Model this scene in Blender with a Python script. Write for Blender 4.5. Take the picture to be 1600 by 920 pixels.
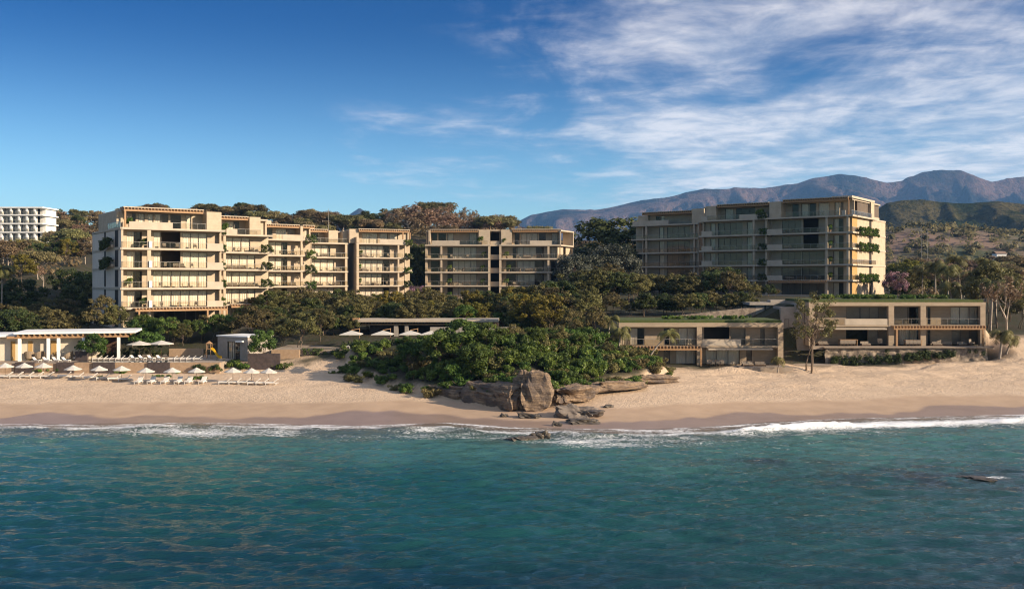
import bpy, math, random
import numpy as np
from mathutils import Vector, Matrix

sc = bpy.context.scene
for o in list(bpy.data.objects):
    bpy.data.objects.remove(o)
COL = sc.collection
R = math.radians

# ------------------------------------------------------------------ camera
CAMZ, FPX, HOR = 16.0, 1500.0, 438.0        # eye height, focal length in photo pixels, horizon row
cd = bpy.data.cameras.new("camera")
cam = bpy.data.objects.new("camera", cd)
COL.objects.link(cam)
cam.location = (0, 0, CAMZ)
cam.rotation_euler = (R(90), 0, 0)
cd.sensor_width = 36.0
cd.lens = 36.0 * FPX / 1600.0
cd.shift_y = (HOR - 460.0) / 1600.0
cd.clip_start = 0.5
cd.clip_end = 30000
sc.camera = cam

# ------------------------------------------------------------------ light
SUN_EL, SUN_AZ = 19.0, 112.0                # degrees; azimuth clockwise from +Y
sdir = Vector((math.sin(R(SUN_AZ)) * math.cos(R(SUN_EL)), math.cos(R(SUN_AZ)) * math.cos(R(SUN_EL)), math.sin(R(SUN_EL))))
ld = bpy.data.lights.new("sun", 'SUN')
ld.energy = 4.6
ld.angle = R(0.5)
ld.color = (1.0, 0.81, 0.595)
sun = bpy.data.objects.new("sun", ld)
COL.objects.link(sun)
sun.location = (120, -40, 90)
sun.rotation_euler = sdir.to_track_quat('Z', 'Y').to_euler()
sc.view_settings.view_transform = 'Standard'
sc.view_settings.look = 'None'
sc.view_settings.gamma = 1.0
sc.view_settings.use_curve_mapping = False
sc.view_settings.exposure = 1.08
sc.cycles.max_bounces = 6
sc.cycles.diffuse_bounces = 2
sc.cycles.glossy_bounces = 2
sc.cycles.transmission_bounces = 3
sc.cycles.transparent_max_bounces = 10
sc.cycles.volume_bounces = 0
sc.cycles.use_denoising = True
sc.cycles.filter_width = 1.15
sc.cycles.caustics_reflective = False
sc.cycles.caustics_refractive = False

W = bpy.data.worlds.new("World")
sc.world = W
W.use_nodes = True


class NT:
    """tiny node-tree helper"""
    def __init__(self, tree):
        self.t = tree
        tree.nodes.clear()

    def n(self, typ, **kw):
        nd = self.t.nodes.new(typ)
        for k, v in kw.items():
            setattr(nd, k, v)
        return nd

    def l(self, a, b):
        self.t.links.new(a, b)

    def put(self, sock, v):
        if isinstance(v, (int, float)):
            sock.default_value = v
        elif isinstance(v, (tuple, list)):
            if len(v) == 3 and len(sock.default_value) == 4:
                v = tuple(v) + (1,)
            sock.default_value = v
        else:
            self.l(v, sock)

    def math(self, op, a, b=None, c=None, clamp=False):
        m = self.n('ShaderNodeMath', operation=op, use_clamp=clamp)
        for i, v in enumerate((a, b, c)):
            if v is not None:
                self.put(m.inputs[i], v)
        return m.outputs[0]

    def mix(self, f, a, b, blend='MIX'):
        m = self.n('ShaderNodeMix', data_type='RGBA', blend_type=blend)
        self.put(m.inputs[0], f)
        self.put(m.inputs[6], a)
        self.put(m.inputs[7], b)
        return m.outputs[2]

    def ss(self, v, a, b, x=0.0, y=1.0):
        m = self.n('ShaderNodeMapRange', interpolation_type='SMOOTHSTEP')
        self.put(m.inputs[0], v)
        for i, q in enumerate((a, b, x, y)):
            self.put(m.inputs[1 + i], q)
        return m.outputs[0]

    def noise(self, vec, scale, detail=4, rough=0.55, dist=0.0):
        m = self.n('ShaderNodeTexNoise')
        if vec is not None:
            self.l(vec, m.inputs['Vector'])
        m.inputs['Scale'].default_value = scale
        m.inputs['Detail'].default_value = detail
        m.inputs['Roughness'].default_value = rough
        m.inputs['Distortion'].default_value = dist
        return m.outputs[0]

    def vec(self, x, y, z):
        m = self.n('ShaderNodeCombineXYZ')
        for i, v in enumerate((x, y, z)):
            self.put(m.inputs[i], v)
        return m.outputs[0]

    def vmul(self, v, s):
        m = self.n('ShaderNodeVectorMath', operation='MULTIPLY')
        self.l(v, m.inputs[0])
        m.inputs[1].default_value = s
        return m.outputs[0]


w = NT(W.node_tree)
wo = w.n('ShaderNodeOutputWorld')
bg = w.n('ShaderNodeBackground')
bg.inputs[1].default_value = 0.10
w.l(bg.outputs[0], wo.inputs[0])
sky = w.n('ShaderNodeTexSky', sky_type='NISHITA')
sky.sun_disc = False
sky.sun_elevation = R(SUN_EL)
sky.sun_rotation = R(SUN_AZ)
sky.altitude = 0
sky.air_density = 1.0
sky.dust_density = 0.6
sky.ozone_density = 2.5
tc = w.n('ShaderNodeTexCoord')
sp = w.n('ShaderNodeSeparateXYZ')
w.l(tc.outputs['Generated'], sp.inputs[0])
dx, dy, dz = sp.outputs
hyp = w.math('MAXIMUM', w.math('SQRT', w.math('ADD', w.math('MULTIPLY', dx, dx), w.math('MULTIPLY', dy, dy))), 0.02)
elev = w.math('DIVIDE', dz, hyp)                     # tangent of the elevation
az = w.math('ARCTAN2', dx, dy)                       # azimuth from +Y
zc = w.math('ADD', w.math('MAXIMUM', dz, 0.0), 0.06)
qx = w.math('DIVIDE', dx, zc)
qy = w.math('DIVIDE', dy, zc)
# cirrus, laid on a flat layer high above; streaks lean with the wind
rot = w.n('ShaderNodeMapping')
rot.inputs['Rotation'].default_value = (0, 0, R(-38))
rot.inputs['Scale'].default_value = (1.0, 0.55, 1.0)
w.l(w.vec(qx, qy, 0.0), rot.inputs[0])
n1 = w.noise(rot.outputs[0], 1.5, 10, 0.62, 0.8)
n2 = w.noise(rot.outputs[0], 0.42, 4, 0.5, 0.5)
n3 = w.noise(w.vec(qx, qy, 3.7), 3.4, 8, 0.6, 0.3)
cov = w.math('ADD', w.ss(az, -0.16, 0.24), w.math('MULTIPLY', w.ss(elev, 0.10, 0.02), 0.12))
band = w.math('MULTIPLY', w.ss(az, -0.30, -0.05), w.math('MULTIPLY', w.ss(elev, 0.055, 0.11), w.ss(elev, 0.21, 0.14)))
cov = w.math('MAXIMUM', cov, w.math('MULTIPLY', band, 0.60))
cov = w.math('MAXIMUM', cov, w.ss(elev, 0.38, 0.95))  # unseen cloud cover added overhead for neutral fill and paler sea reflections
dens = w.math('ADD', w.math('ADD', w.math('MULTIPLY', n1, 0.55), w.math('MULTIPLY', n2, 0.55)), w.math('MULTIPLY', n3, 0.34))
dens = w.math('ADD', dens, w.math('MULTIPLY', cov, 0.30))
cl = w.ss(dens, 0.78, 1.17)
cl = w.math('MULTIPLY', cl, w.ss(cov, 0.02, 0.35))
cl = w.math('MULTIPLY', cl, w.ss(elev, 0.0, 0.05, 0.75, 1.0))
cl = w.math('MULTIPLY', cl, 0.78)
hs = w.n('ShaderNodeHueSaturation')
hs.inputs['Saturation'].default_value = 1.12
w.l(sky.outputs[0], hs.inputs['Color'])
deep = w.mix(w.math('MULTIPLY', w.ss(elev, -0.02, 0.29), w.ss(elev, 1.2, 0.5)), (0.72, 0.92, 1.0), (0.0, 0.165, 0.37))
skyc = w.mix(1.0, hs.outputs[0], deep, 'MULTIPLY')
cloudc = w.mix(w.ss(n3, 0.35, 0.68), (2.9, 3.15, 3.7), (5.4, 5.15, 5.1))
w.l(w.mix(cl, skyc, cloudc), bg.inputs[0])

# ------------------------------------------------------------------ numbers
def lerp(a, b, t):
    return a + (b - a) * t

def sst(a, b, x):
    t = np.clip((np.asarray(x, float) - a) / (b - a), 0, 1)
    return t * t * (3 - 2 * t)

def _hash(ix, iy, s):
    h = (ix.astype(np.int64) * 374761393 + iy.astype(np.int64) * 668265263 + s * 974634777) & 0x7fffffff
    h = ((h ^ (h >> 13)) * 1274126177) & 0x7fffffff
    h = h ^ (h >> 16)
    return (h & 0xffff) / 65535.0

def vnoise(x, y, s=0):
    x = np.asarray(x, float); y = np.asarray(y, float)
    ix = np.floor(x); iy = np.floor(y)
    fx = x - ix; fy = y - iy
    fx = fx * fx * fx * (fx * (fx * 6 - 15) + 10); fy = fy * fy * fy * (fy * (fy * 6 - 15) + 10)
    a = _hash(ix, iy, s); b = _hash(ix + 1, iy, s); c = _hash(ix, iy + 1, s); d = _hash(ix + 1, iy + 1, s)
    return (a * (1 - fx) + b * fx) * (1 - fy) + (c * (1 - fx) + d * fx) * fy

def fbm(x, y, s=0, o=4, g=0.5):
    v = 0; a = 1; t = 0; f = 1.0
    for i in range(o):
        v = v + a * vnoise(np.asarray(x) * f + 17.3 * i, np.asarray(y) * f - 9.1 * i, s + i)
        t += a; a *= g; f *= 2.03
    return v / t

def pxx(px, D):
    return (px - 800.0) * D / FPX

def pyz(py, D):
    return CAMZ - (py - HOR) * D / FPX

SHX = [-400, -56.6, -35.9, -16.8, -7.2, 0, 6.8, 13.7, 20.9, 28.8, 40.7, 61, 120, 400]
SHY = [104, 106.2, 107.6, 105.3, 107.4, 104.2, 103.0, 102.6, 104.3, 108, 111, 114, 118, 125]

def shore_y(x):
    return np.interp(x, SHX, SHY)

# headland outline on the ground
HEAD = np.array([(-22, 133), (-12.5, 124.5), (-7, 120), (-2.0, 114.6), (3.5, 114.2), (8, 119), (12, 125), (17, 129.5), (23, 136), (21, 150), (-8, 152), (-26, 146)], float)

def poly_d(P, x, y):
    """signed distance to a polygon, positive inside"""
    x = np.asarray(x, float); y = np.asarray(y, float)
    best = np.full(np.broadcast(x, y).shape, 1e9); ins = np.zeros(best.shape, bool)
    n = len(P)
    for i in range(n):
        ax, ay = P[i]; bx, by = P[(i + 1) % n]
        ex, ey = bx - ax, by - ay
        t = np.clip(((x - ax) * ex + (y - ay) * ey) / (ex * ex + ey * ey), 0, 1)
        best = np.minimum(best, np.hypot(x - ax - t * ex, y - ay - t * ey))
        c = ((ay > y) != (by > y)) & (x < (bx - ax) * (y - ay) / (by - ay + 1e-12) + ax)
        ins ^= c
    return np.where(ins, best, -best)

KX = [-500, -110, -85, -45, -28, 0, 12, 17, 41, 46, 76, 80, 130, 500]
_l0 = ([135, 142, 155, 165, 200, 245], [3.0, 3.5, 4.0, 7.4, 13, 20])
_l1 = ([135, 142, 155, 164, 245], [3.0, 3.5, 4.0, 7.7, 8.4])
_m0 = ([135, 144, 165, 240], [3.2, 4.8, 6.6, 9])
_q = ([135, 146, 158, 160, 175, 205, 245], [2.5, 3.1, 3.3, 9.2, 9.8, 12, 13])
_r = ([135, 150, 153, 157, 158.5, 160, 205, 245], [2.0, 2.35, 2.6, 3.5, 5.0, 12.0, 12.5, 13])
_s = ([135, 150, 160, 190, 245], [2.9, 4.9, 6.3, 9, 12])
KP = [_l0, _l0, _l1, _l1, _m0, _m0, _m0, _q, _q, _r, _r, _s, _s, _s]
RX = [-600, -213, -187, -107, -64, -40, -5, 13, 40, 64, 107, 157, 213, 600]
RZ = [36, 38, 39, 37, 36, 38, 33, 27, 27, 36, 34, 17, 15, 15]

def H(x, y):
    x = np.asarray(x, float); y = np.asarray(y, float)
    x, y = np.broadcast_arrays(x, y)
    ys = shore_y(x); d = y - ys
    beach = np.interp(d, [-80, -40, 0, 8, 20, 27, 36, 46], [-5, -2.8, 0, 0.42, 1.5, 2.1, 2.75, 3.3])
    beach = beach + sst(58, 80, x) * sst(24, 48, d) * 1.8
    # gentle cusps and wind-blown lumps on the dry sand
    lump = (fbm(x / 5.5, y / 2.6, 5, 4) - 0.5) * sst(14, 26, d) * (0.35 + 1.25 * sst(8, 40, x) * (.4 + .6 * sst(26, 36, d)))
    lump = lump + (fbm(x / 1.6, y / .9, 15, 3) - .5) * .42 * sst(28, 36, d) * sst(20, 40, x)
    beach = beach + lump
    prof = np.array([np.interp(y, p[0], p[1]) for p in KP])
    idx = np.clip(np.searchsorted(KX, x) - 1, 0, len(KX) - 2)
    kx = np.array(KX, float)
    t = np.clip((x - kx[idx]) / (kx[idx + 1] - kx[idx]), 0, 1)
    ii = np.indices(x.shape)
    inland = prof[(idx,) + tuple(ii)] * (1 - t) + prof[(idx + 1,) + tuple(ii)] * t
    z = np.where(y < 100, beach, lerp(beach, inland, sst(33, 42, d)))
    # headland
    hd = poly_d(HEAD, x, y)
    z = z + sst(0.0, 1.6, hd) * 1.3 + sst(0.5, 14, hd) * (1.2 + 2.1 * sst(-17, -3, x) * sst(24, 8, x))
    # hills
    xf = x * 400.0 / np.maximum(y, 60)
    rz = np.interp(xf, RX, RZ) + (fbm(x / 60, y / 60, 9, 4) - 0.5) * 14
    hz = lerp(z, rz, sst(245, 400, y))
    hz = np.where(y > 400, lerp(rz, 14 + np.clip(y - 600, 0, 900) * 0.022 + (fbm(x / 130, y / 130, 3) - .5) * 12, sst(420, 620, y)), hz)
    z = np.where(y > 245, hz, z)
    z = z + 36 * np.exp(-(((x - 285) / 120) ** 2 + ((y - 730) / 110) ** 2)) + 30 * np.exp(-(((x - 470) / 130) ** 2 + ((y - 760) / 120) ** 2))
    z = z - 9.0 * np.exp(-(((x + 182) / 34) ** 2 + ((y - 322) / 34) ** 2))
    return z

def h1(x, y):
    return float(H(np.array([x]), np.array([y]))[0])

# ------------------------------------------------------------------ object helpers
def props(o, label=None, cat=None, group=None, kind=None):
    if label: o["label"] = label
    if cat: o["category"] = cat
    if group: o["group"] = group
    if kind: o["kind"] = kind
    return o

def thing(name, label, cat, loc=(0, 0, 0), rz=0.0, group=None):
    o = bpy.data.objects.new(name, None)
    o.empty_display_size = 0.3
    COL.objects.link(o)
    o.location = loc
    o.rotation_euler = (0, 0, rz)
    return props(o, label, cat, group)

def link_mesh(name, me, parent=None, loc=None):
    o = bpy.data.objects.new(name, me)
    COL.objects.link(o)
    if parent is not None:
        o.parent = parent
    if loc is not None:
        o.location = loc
    return o

def copy_tree(o, parent=None):
    c = o.copy()
    COL.objects.link(c)
    c.parent = parent
    for ch in list(o.children):
        copy_tree(ch, c)
    return c

def np_mesh(name, V, Fq, mats, smooth=False, face_attr=None, vert_attr=None, mi=None):
    """mesh from numpy arrays of quads (n,4) or tris (n,3)"""
    me = bpy.data.meshes.new(name)
    V = np.asarray(V, np.float32); Fq = np.asarray(Fq, np.int32)
    k = Fq.shape[1]; nf = len(Fq)
    me.vertices.add(len(V)); me.vertices.foreach_set('co', V.ravel())
    me.loops.add(nf * k); me.loops.foreach_set('vertex_index', Fq.ravel())
    me.polygons.add(nf)
    me.polygons.foreach_set('loop_start', np.arange(0, nf * k, k, dtype=np.int32))
    me.polygons.foreach_set('loop_total', np.full(nf, k, np.int32))
    if smooth:
        me.polygons.foreach_set('use_smooth', np.ones(nf, bool))
    for m in (mats if isinstance(mats, (list, tuple)) else [mats]):
        me.materials.append(m)
    if mi is not None:
        me.polygons.foreach_set('material_index', np.asarray(mi, np.int32))
    for dom, dct in (('FACE', face_attr), ('POINT', vert_attr)):
        for kk, vv in (dct or {}).items():
            a = me.attributes.new(kk, 'FLOAT', dom)
            a.data.foreach_set('value', np.asarray(vv, np.float32))
    me.update()
    me.validate()
    return me

class Fr:
    """a local frame: u along the front, v inwards, angle from +X"""
    def __init__(s, x, y, deg):
        s.x, s.y, s.a = x, y, R(deg)
        s.c, s.s = math.cos(s.a), math.sin(s.a)

    def w(s, u, v, z):
        return (s.x + u * s.c - v * s.s, s.y + u * s.s + v * s.c, z)

ID = Fr(0, 0, 0)

class MB:
    def __init__(s):
        s.v = []; s.f = []; s.m = []

    def box(s, u0, u1, v0, v1, z0, z1, F=ID, m=0):
        b = len(s.v)
        for z in (z0, z1):
            for (u, v) in ((u0, v0), (u1, v0), (u1, v1), (u0, v1)):
                s.v.append(F.w(u, v, z))
        for q in ((0, 3, 2, 1), (4, 5, 6, 7), (0, 1, 5, 4), (1, 2, 6, 5), (2, 3, 7, 6), (3, 0, 4, 7)):
            s.f.append(tuple(b + i for i in q)); s.m.append(m)
        return s

    def quad(s, a, b, c, d, m=0):
        k = len(s.v)
        s.v += [tuple(a), tuple(b), tuple(c), tuple(d)]
        s.f.append((k, k + 1, k + 2, k + 3)); s.m.append(m)
        return s

    def face(s, pts, m=0):
        k = len(s.v)
        s.v += [tuple(p) for p in pts]
        s.f.append(tuple(range(k, k + len(pts)))); s.m.append(m)
        return s

    def tube(s, pts, rad, n=6, m=0, cap=True):
        pts = [Vector(p) for p in pts]
        b0 = len(s.v)
        for i, p in enumerate(pts):
            t = (pts[min(i + 1, len(pts) - 1)] - pts[max(i - 1, 0)])
            if t.length < 1e-6: t = Vector((0, 0, 1))
            t.normalize()
            a = t.orthogonal().normalized() if i == 0 else (a - t * a.dot(t)).normalized()
            c = t.cross(a)
            r = rad[i] if isinstance(rad, (list, tuple)) else rad
            for k in range(n):
                q = 2 * math.pi * k / n
                s.v.append(tuple(p + (a * math.cos(q) + c * math.sin(q)) * r))
        for i in range(len(pts) - 1):
            for k in range(n):
                A = b0 + i * n + k; B = b0 + i * n + (k + 1) % n
                s.f.append((A, B, B + n, A + n)); s.m.append(m)
        if cap:
            s.f.append(tuple(b0 + n - 1 - k for k in range(n))); s.m.append(m)
            e = b0 + (len(pts) - 1) * n
            s.f.append(tuple(e + k for k in range(n))); s.m.append(m)
        return s

    def mesh(s, name, mats, org=(0, 0, 0), smooth=False):
        me = bpy.data.meshes.new(name)
        ox, oy, oz = org
        me.from_pydata([(a - ox, b - oy, c - oz) for a, b, c in s.v], [], s.f)
        for m in (mats if isinstance(mats, (list, tuple)) else [mats]):
            me.materials.append(m)
        me.polygons.foreach_set('material_index', s.m)
        if smooth:
            me.polygons.foreach_set('use_smooth', [True] * len(s.f))
        me.update()
        return me

    def build(s, name, mats, parent=None, org=None, smooth=False):
        """link as one object; world coordinates unless the parent is local (org given)"""
        if not s.f:
            return None
        if org is None:
            p = parent; x = y = z = 0.0
            while p is not None:
                x += p.location.x; y += p.location.y; z += p.location.z
                p = p.parent
            org = (x, y, z)
        return link_mesh(name, s.mesh(name, mats, org, smooth), parent)

# ------------------------------------------------------------------ materials
MATS = {}

def new_mat(name):
    m = bpy.data.materials.new(name)
    m.use_nodes = True
    MATS[name] = m
    t = NT(m.node_tree)
    out = t.n('ShaderNodeOutputMaterial')
    return m, t, out

def pm(name, c1, c2=None, scale=1.0, rough=0.8, bump=0.0, bscale=6.0, spec=0.3, stretch=(1, 1, 1), lines=0.0, metal=0.0):
    """two-tone noisy surface with an optional bump and faint horizontal joints"""
    m, t, out = new_mat(name)
    p = t.n('ShaderNodeBsdfPrincipled')
    t.l(p.outputs[0], out.inputs[0])
    g = t.n('ShaderNodeNewGeometry')
    tcn = t.n('ShaderNodeTexCoord')
    v = t.vmul(tcn.outputs['Object'], stretch)
    c2 = c2 or tuple(x * 0.8 for x in c1)
    n = t.noise(v, scale, 5, 0.6)
    col = t.mix(t.ss(n, 0.3, 0.7), c1, c2)
    if lines:
        s3 = t.n('ShaderNodeSeparateXYZ'); t.l(g.outputs['Position'], s3.inputs[0])
        fr = t.math('FRACT', t.math('MULTIPLY', s3.outputs[2], 1.7))
        lv = t.math('GREATER_THAN', fr, 0.93)
        nb = t.noise(t.vec(0.0, 0.0, t.math('FLOOR', t.math('MULTIPLY', s3.outputs[2], 1.7))), 3.1, 0)
        col = t.mix(t.math('MULTIPLY', nb, lines), col, (0.2, 0.15, 0.1))
        col = t.mix(t.math('MULTIPLY', lv, lines), col, (0.15, 0.11, 0.08))
    t.put(p.inputs['Base Color'], col)
    p.inputs['Roughness'].default_value = rough
    p.inputs['Specular IOR Level'].default_value = spec
    p.inputs['Metallic'].default_value = metal
    if bump:
        b = t.n('ShaderNodeBump')
        b.inputs['Strength'].default_value = min(1.0, bump)
        b.inputs['Distance'].default_value = 0.05
        t.l(t.noise(v, bscale, 6, 0.65), b.inputs['Height'])
        t.l(b.outputs[0], p.inputs['Normal'])
    return m

def leaf_mat(name, dark, light, trans=0.25, rough=0.55, hue=0.02, val=0.22):
    m, t, out = new_mat(name)
    a = t.n('ShaderNodeAttribute', attribute_name='tone')
    oi = t.n('ShaderNodeObjectInfo')
    col = t.mix(a.outputs['Fac'], dark, light)
    h = t.n('ShaderNodeHueSaturation')
    t.l(col, h.inputs['Color'])
    t.put(h.inputs['Hue'], t.math('ADD', 0.5 - hue, t.math('MULTIPLY', oi.outputs['Random'], 2 * hue)))
    r2 = t.math('FRACT', t.math('MULTIPLY', oi.outputs['Random'], 7.31))
    t.put(h.inputs['Value'], t.math('ADD', 1 - val, t.math('MULTIPLY', r2, 2 * val)))
    p = t.n('ShaderNodeBsdfPrincipled')
    t.l(h.outputs[0], p.inputs['Base Color'])
    p.inputs['Roughness'].default_value = rough
    p.inputs['Specular IOR Level'].default_value = 0.25
    tr = t.n('ShaderNodeBsdfTranslucent')
    t.l(h.outputs[0], tr.inputs[0])
    mx = t.n('ShaderNodeMixShader')
    mx.inputs[0].default_value = trans
    t.l(p.outputs[0], mx.inputs[1]); t.l(tr.outputs[0], mx.inputs[2])
    t.l(mx.outputs[0], out.inputs[0])
    return m

M_CONC = pm('travertine_concrete', (0.50, 0.41, 0.30), (0.43, 0.345, 0.25), 0.9, 0.85, 0.25, 3.0, 0.2, lines=0.16)
M_SLAB = pm('slab_concrete', (0.47, 0.40, 0.315), (0.40, 0.34, 0.265), 0.7, 0.85, 0.15, 3.0, 0.2)
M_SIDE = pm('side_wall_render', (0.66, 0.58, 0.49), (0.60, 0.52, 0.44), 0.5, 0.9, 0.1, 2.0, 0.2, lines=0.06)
M_VILLA = pm('villa_travertine', (0.40, 0.315, 0.225), (0.33, 0.26, 0.185), 0.8, 0.85, 0.25, 3.0, 0.2, stretch=(1, 1, 4), lines=0.18)
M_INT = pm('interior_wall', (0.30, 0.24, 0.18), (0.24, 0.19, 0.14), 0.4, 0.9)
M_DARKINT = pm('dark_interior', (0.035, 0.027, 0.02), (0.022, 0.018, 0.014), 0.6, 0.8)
M_FRAME = pm('bronze_frame', (0.15, 0.115, 0.085), (0.11, 0.085, 0.06), 3, 0.45, spec=0.5)
M_WOOD = pm('honey_timber', (0.37, 0.225, 0.115), (0.28, 0.16, 0.08), 2.5, 0.6, 0.2, 12, stretch=(1, 1, 6))
M_OCHRE = pm('ochre_shutter', (0.42, 0.27, 0.10), (0.36, 0.22, 0.08), 2.0, 0.7)
M_CREAM = pm('cream_wall', (0.62, 0.54, 0.42), (0.56, 0.48, 0.37), 0.8, 0.9, 0.1, 4)
M_CURT = pm('linen_curtain', (0.76, 0.68, 0.56), (0.68, 0.60, 0.49), 1.2, 0.95)
M_BEIGE = pm('beige_cushion', (0.27, 0.225, 0.175), (0.21, 0.17, 0.135), 3.0, 0.9)
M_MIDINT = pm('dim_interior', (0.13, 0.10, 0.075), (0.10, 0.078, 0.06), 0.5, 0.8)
M_WHITE = pm('white_canvas', (0.54, 0.505, 0.45), (0.47, 0.44, 0.39), 2.0, 0.9)
M_CUSH = pm('white_cushion', (0.68, 0.645, 0.59), (0.60, 0.57, 0.52), 3.0, 0.9)
M_PAINT = pm('white_paint', (0.74, 0.74, 0.72), (0.66, 0.66, 0.64), 0.5, 0.7)
M_WICK = pm('wicker', (0.30, 0.23, 0.16), (0.20, 0.15, 0.10), 14, 0.8, 0.4, 40)
M_DKWOOD = pm('dark_wood', (0.10, 0.06, 0.035), (0.07, 0.04, 0.025), 6, 0.6)
M_STEEL = pm('grey_steel', (0.27, 0.25, 0.22), (0.22, 0.20, 0.18), 4, 0.4, spec=0.5)
M_STONE = pm('rubble_stone', (0.36, 0.29, 0.22), (0.16, 0.125, 0.10), 1.6, 0.95, 1.0, 2.2)
M_TANW = pm('tan_stucco', (0.40, 0.28, 0.18), (0.32, 0.22, 0.14), 2.4, 0.95, 0.6, 9)
M_DKW = pm('dark_stone_wall', (0.085, 0.065, 0.06), (0.055, 0.043, 0.04), 2.4, 0.9, 0.4, 7)
M_GREYW = pm('grey_stucco', (0.34, 0.30, 0.26), (0.28, 0.25, 0.21), 1.5, 0.9, 0.3, 6)
M_DECK = pm('deck_paving', (0.33, 0.27, 0.21), (0.27, 0.215, 0.165), 1.0, 0.85, 0.3, 4)
M_GRASS = pm('roof_turf', (0.055, 0.085, 0.022), (0.085, 0.095, 0.03), 2.5, 0.95, 1.0, 14)
M_YELL = pm('yellow_plastic', (0.70, 0.42, 0.015), (0.62, 0.36, 0.01), 2, 0.45, spec=0.5)
M_TRUNK = pm('bark_brown', (0.17, 0.125, 0.09), (0.10, 0.075, 0.055), 5, 0.95, 0.6, 16)
M_TRUNKP = pm('bark_pale', (0.36, 0.31, 0.26), (0.24, 0.20, 0.16), 4, 0.95, 0.5, 14)
M_POT = pm('clay_pot', (0.25, 0.17, 0.12), (0.2, 0.13, 0.09), 4, 0.85)

L_DENSE = leaf_mat('leaf_dense', (0.032, 0.046, 0.015), (0.100, 0.122, 0.034))
L_OLIVE = leaf_mat('leaf_olive', (0.062, 0.058, 0.023), (0.205, 0.180, 0.064), hue=0.025)
L_BRIGHT = leaf_mat('leaf_bright', (0.045, 0.080, 0.018), (0.12, 0.18, 0.036), trans=0.35)
L_YELLOW = leaf_mat('leaf_yellow', (0.09, 0.085, 0.018), (0.23, 0.20, 0.035), trans=0.35)
L_DRY = leaf_mat('leaf_dry', (0.13, 0.09, 0.055), (0.30, 0.205, 0.125), hue=0.02)
L_SILVER = leaf_mat('leaf_silver', (0.035, 0.045, 0.028), (0.16, 0.17, 0.13))
L_HILL = leaf_mat('leaf_hill', (0.095, 0.088, 0.038), (0.30, 0.25, 0.12), hue=0.045, val=0.32, trans=0.45)
L_SHRUB = leaf_mat('leaf_shrub', (0.040, 0.072, 0.015), (0.175, 0.250, 0.046), trans=0.35, rough=0.4)
L_PALM = leaf_mat('leaf_palm', (0.060, 0.062, 0.020), (0.16, 0.15, 0.05), trans=0.25)
L_FLOWER = leaf_mat('leaf_flower', (0.05, 0.06, 0.03), (0.40, 0.22, 0.28))

# glass: thin pane, partly see-through with a mirror coat
def glass_mat(name, tint, refl, rough=0.03, ior=1.3):
    m, t, out = new_mat(name)
    tr = t.n('ShaderNodeBsdfTransparent'); tr.inputs[0].default_value = tint + (1,)
    gl = t.n('ShaderNodeBsdfGlossy'); gl.inputs['Roughness'].default_value = rough
    gl.inputs[0].default_value = (0.75, 0.72, 0.68, 1)
    fz = t.n('ShaderNodeFresnel'); fz.inputs[0].default_value = ior
    mx = t.n('ShaderNodeMixShader')
    t.put(mx.inputs[0], t.math('ADD', t.math('MULTIPLY', fz.outputs[0], 0.5), refl, clamp=True))
    t.l(tr.outputs[0], mx.inputs[1]); t.l(gl.outputs[0], mx.inputs[2]); t.l(mx.outputs[0], out.inputs[0])
    return m
M_GLASS = glass_mat('window_glass', (0.97, 0.965, 0.95), 0.008)
M_RAIL = glass_mat('railing_glass', (0.90, 0.89, 0.86), 0.012, ior=1.16)
# ================================================================== SETTING
def axis(segs):
    out = [segs[0][0]]
    for a, b, s0, s1 in segs:
        x = a
        n = max(1, int(abs(b - a) / (0.5 * (s0 + s1))))
        r = np.linspace(0, 1, n + 1)[1:]
        # spacing grows from s0 to s1
        f = (s0 * r + 0.5 * (s1 - s0) * r * r) / (s0 + 0.5 * (s1 - s0))
        out += list(a + (b - a) * f)
    return np.array(out)

def grid_faces(nx, ny):
    i = np.arange(nx - 1)[None, :] + nx * np.arange(ny - 1)[:, None]
    return np.stack([i, i + 1, i + 1 + nx, i + nx], -1).reshape(-1, 4)

# ---- ground: one sheet from the sea bed to the foot of the mountains
gx = axis([(-9000, -900, 1200, 200), (-900, -90, 40, 3), (-90, 95, .55, .55), (95, 900, 3, 40), (900, 9000, 200, 1200)])
gy = axis([(20, 96, 6, 1.2), (96, 168, .45, .5), (168, 260, .9, 3), (260, 900, 4, 12), (900, 9000, 30, 900)])
X, Y = np.meshgrid(gx, gy)
Z = H(X, Y)
d_ = Y - shore_y(X)
hd = poly_d(HEAD, X, Y)
nz = fbm(X / 4, Y / 3, 21, 4) - 0.5
sand = sst(40, 35.5, d_ + nz * 9) * sst(1.6, 0.6, hd + nz * 1.5)
rightsand = sst(76, 80, X) * sst(168, 160, Y + nz * 10)
sand = np.maximum(sand, rightsand)
sand = np.where(Y > 175, 0, sand)
lobes = (fbm(X / 9.0, Y * 0 + 2.5, 33, 3) - 0.5) * 11 + (fbm(X / 2.0, Y * 0 + 7.5, 35, 2) - .5) * 1.2
wet = sst(0.9, -0.4, d_ - 5.2 - lobes)
damp = sst(1.2, -0.8, d_ - 12.5 - lobes * 0.35 - (fbm(X / 5, Y / 5, 37, 3) - .5) * 2.5)
far = sst(500, 1500, Y)
gme = np_mesh('ground', np.stack([X, Y, Z], -1).reshape(-1, 3), grid_faces(len(gx), len(gy)), [], True,
              vert_attr={'sand': sand.ravel(), 'wet': wet.ravel(), 'damp': damp.ravel()})
m, t, out = new_mat('ground_sand_and_soil')
P = t.n('ShaderNodeBsdfPrincipled'); t.l(P.outputs[0], out.inputs[0])
g = t.n('ShaderNodeNewGeometry'); pos = g.outputs['Position']
sa = t.n('ShaderNodeAttribute', attribute_name='sand').outputs['Fac']
we = t.n('ShaderNodeAttribute', attribute_name='wet').outputs['Fac']
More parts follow.
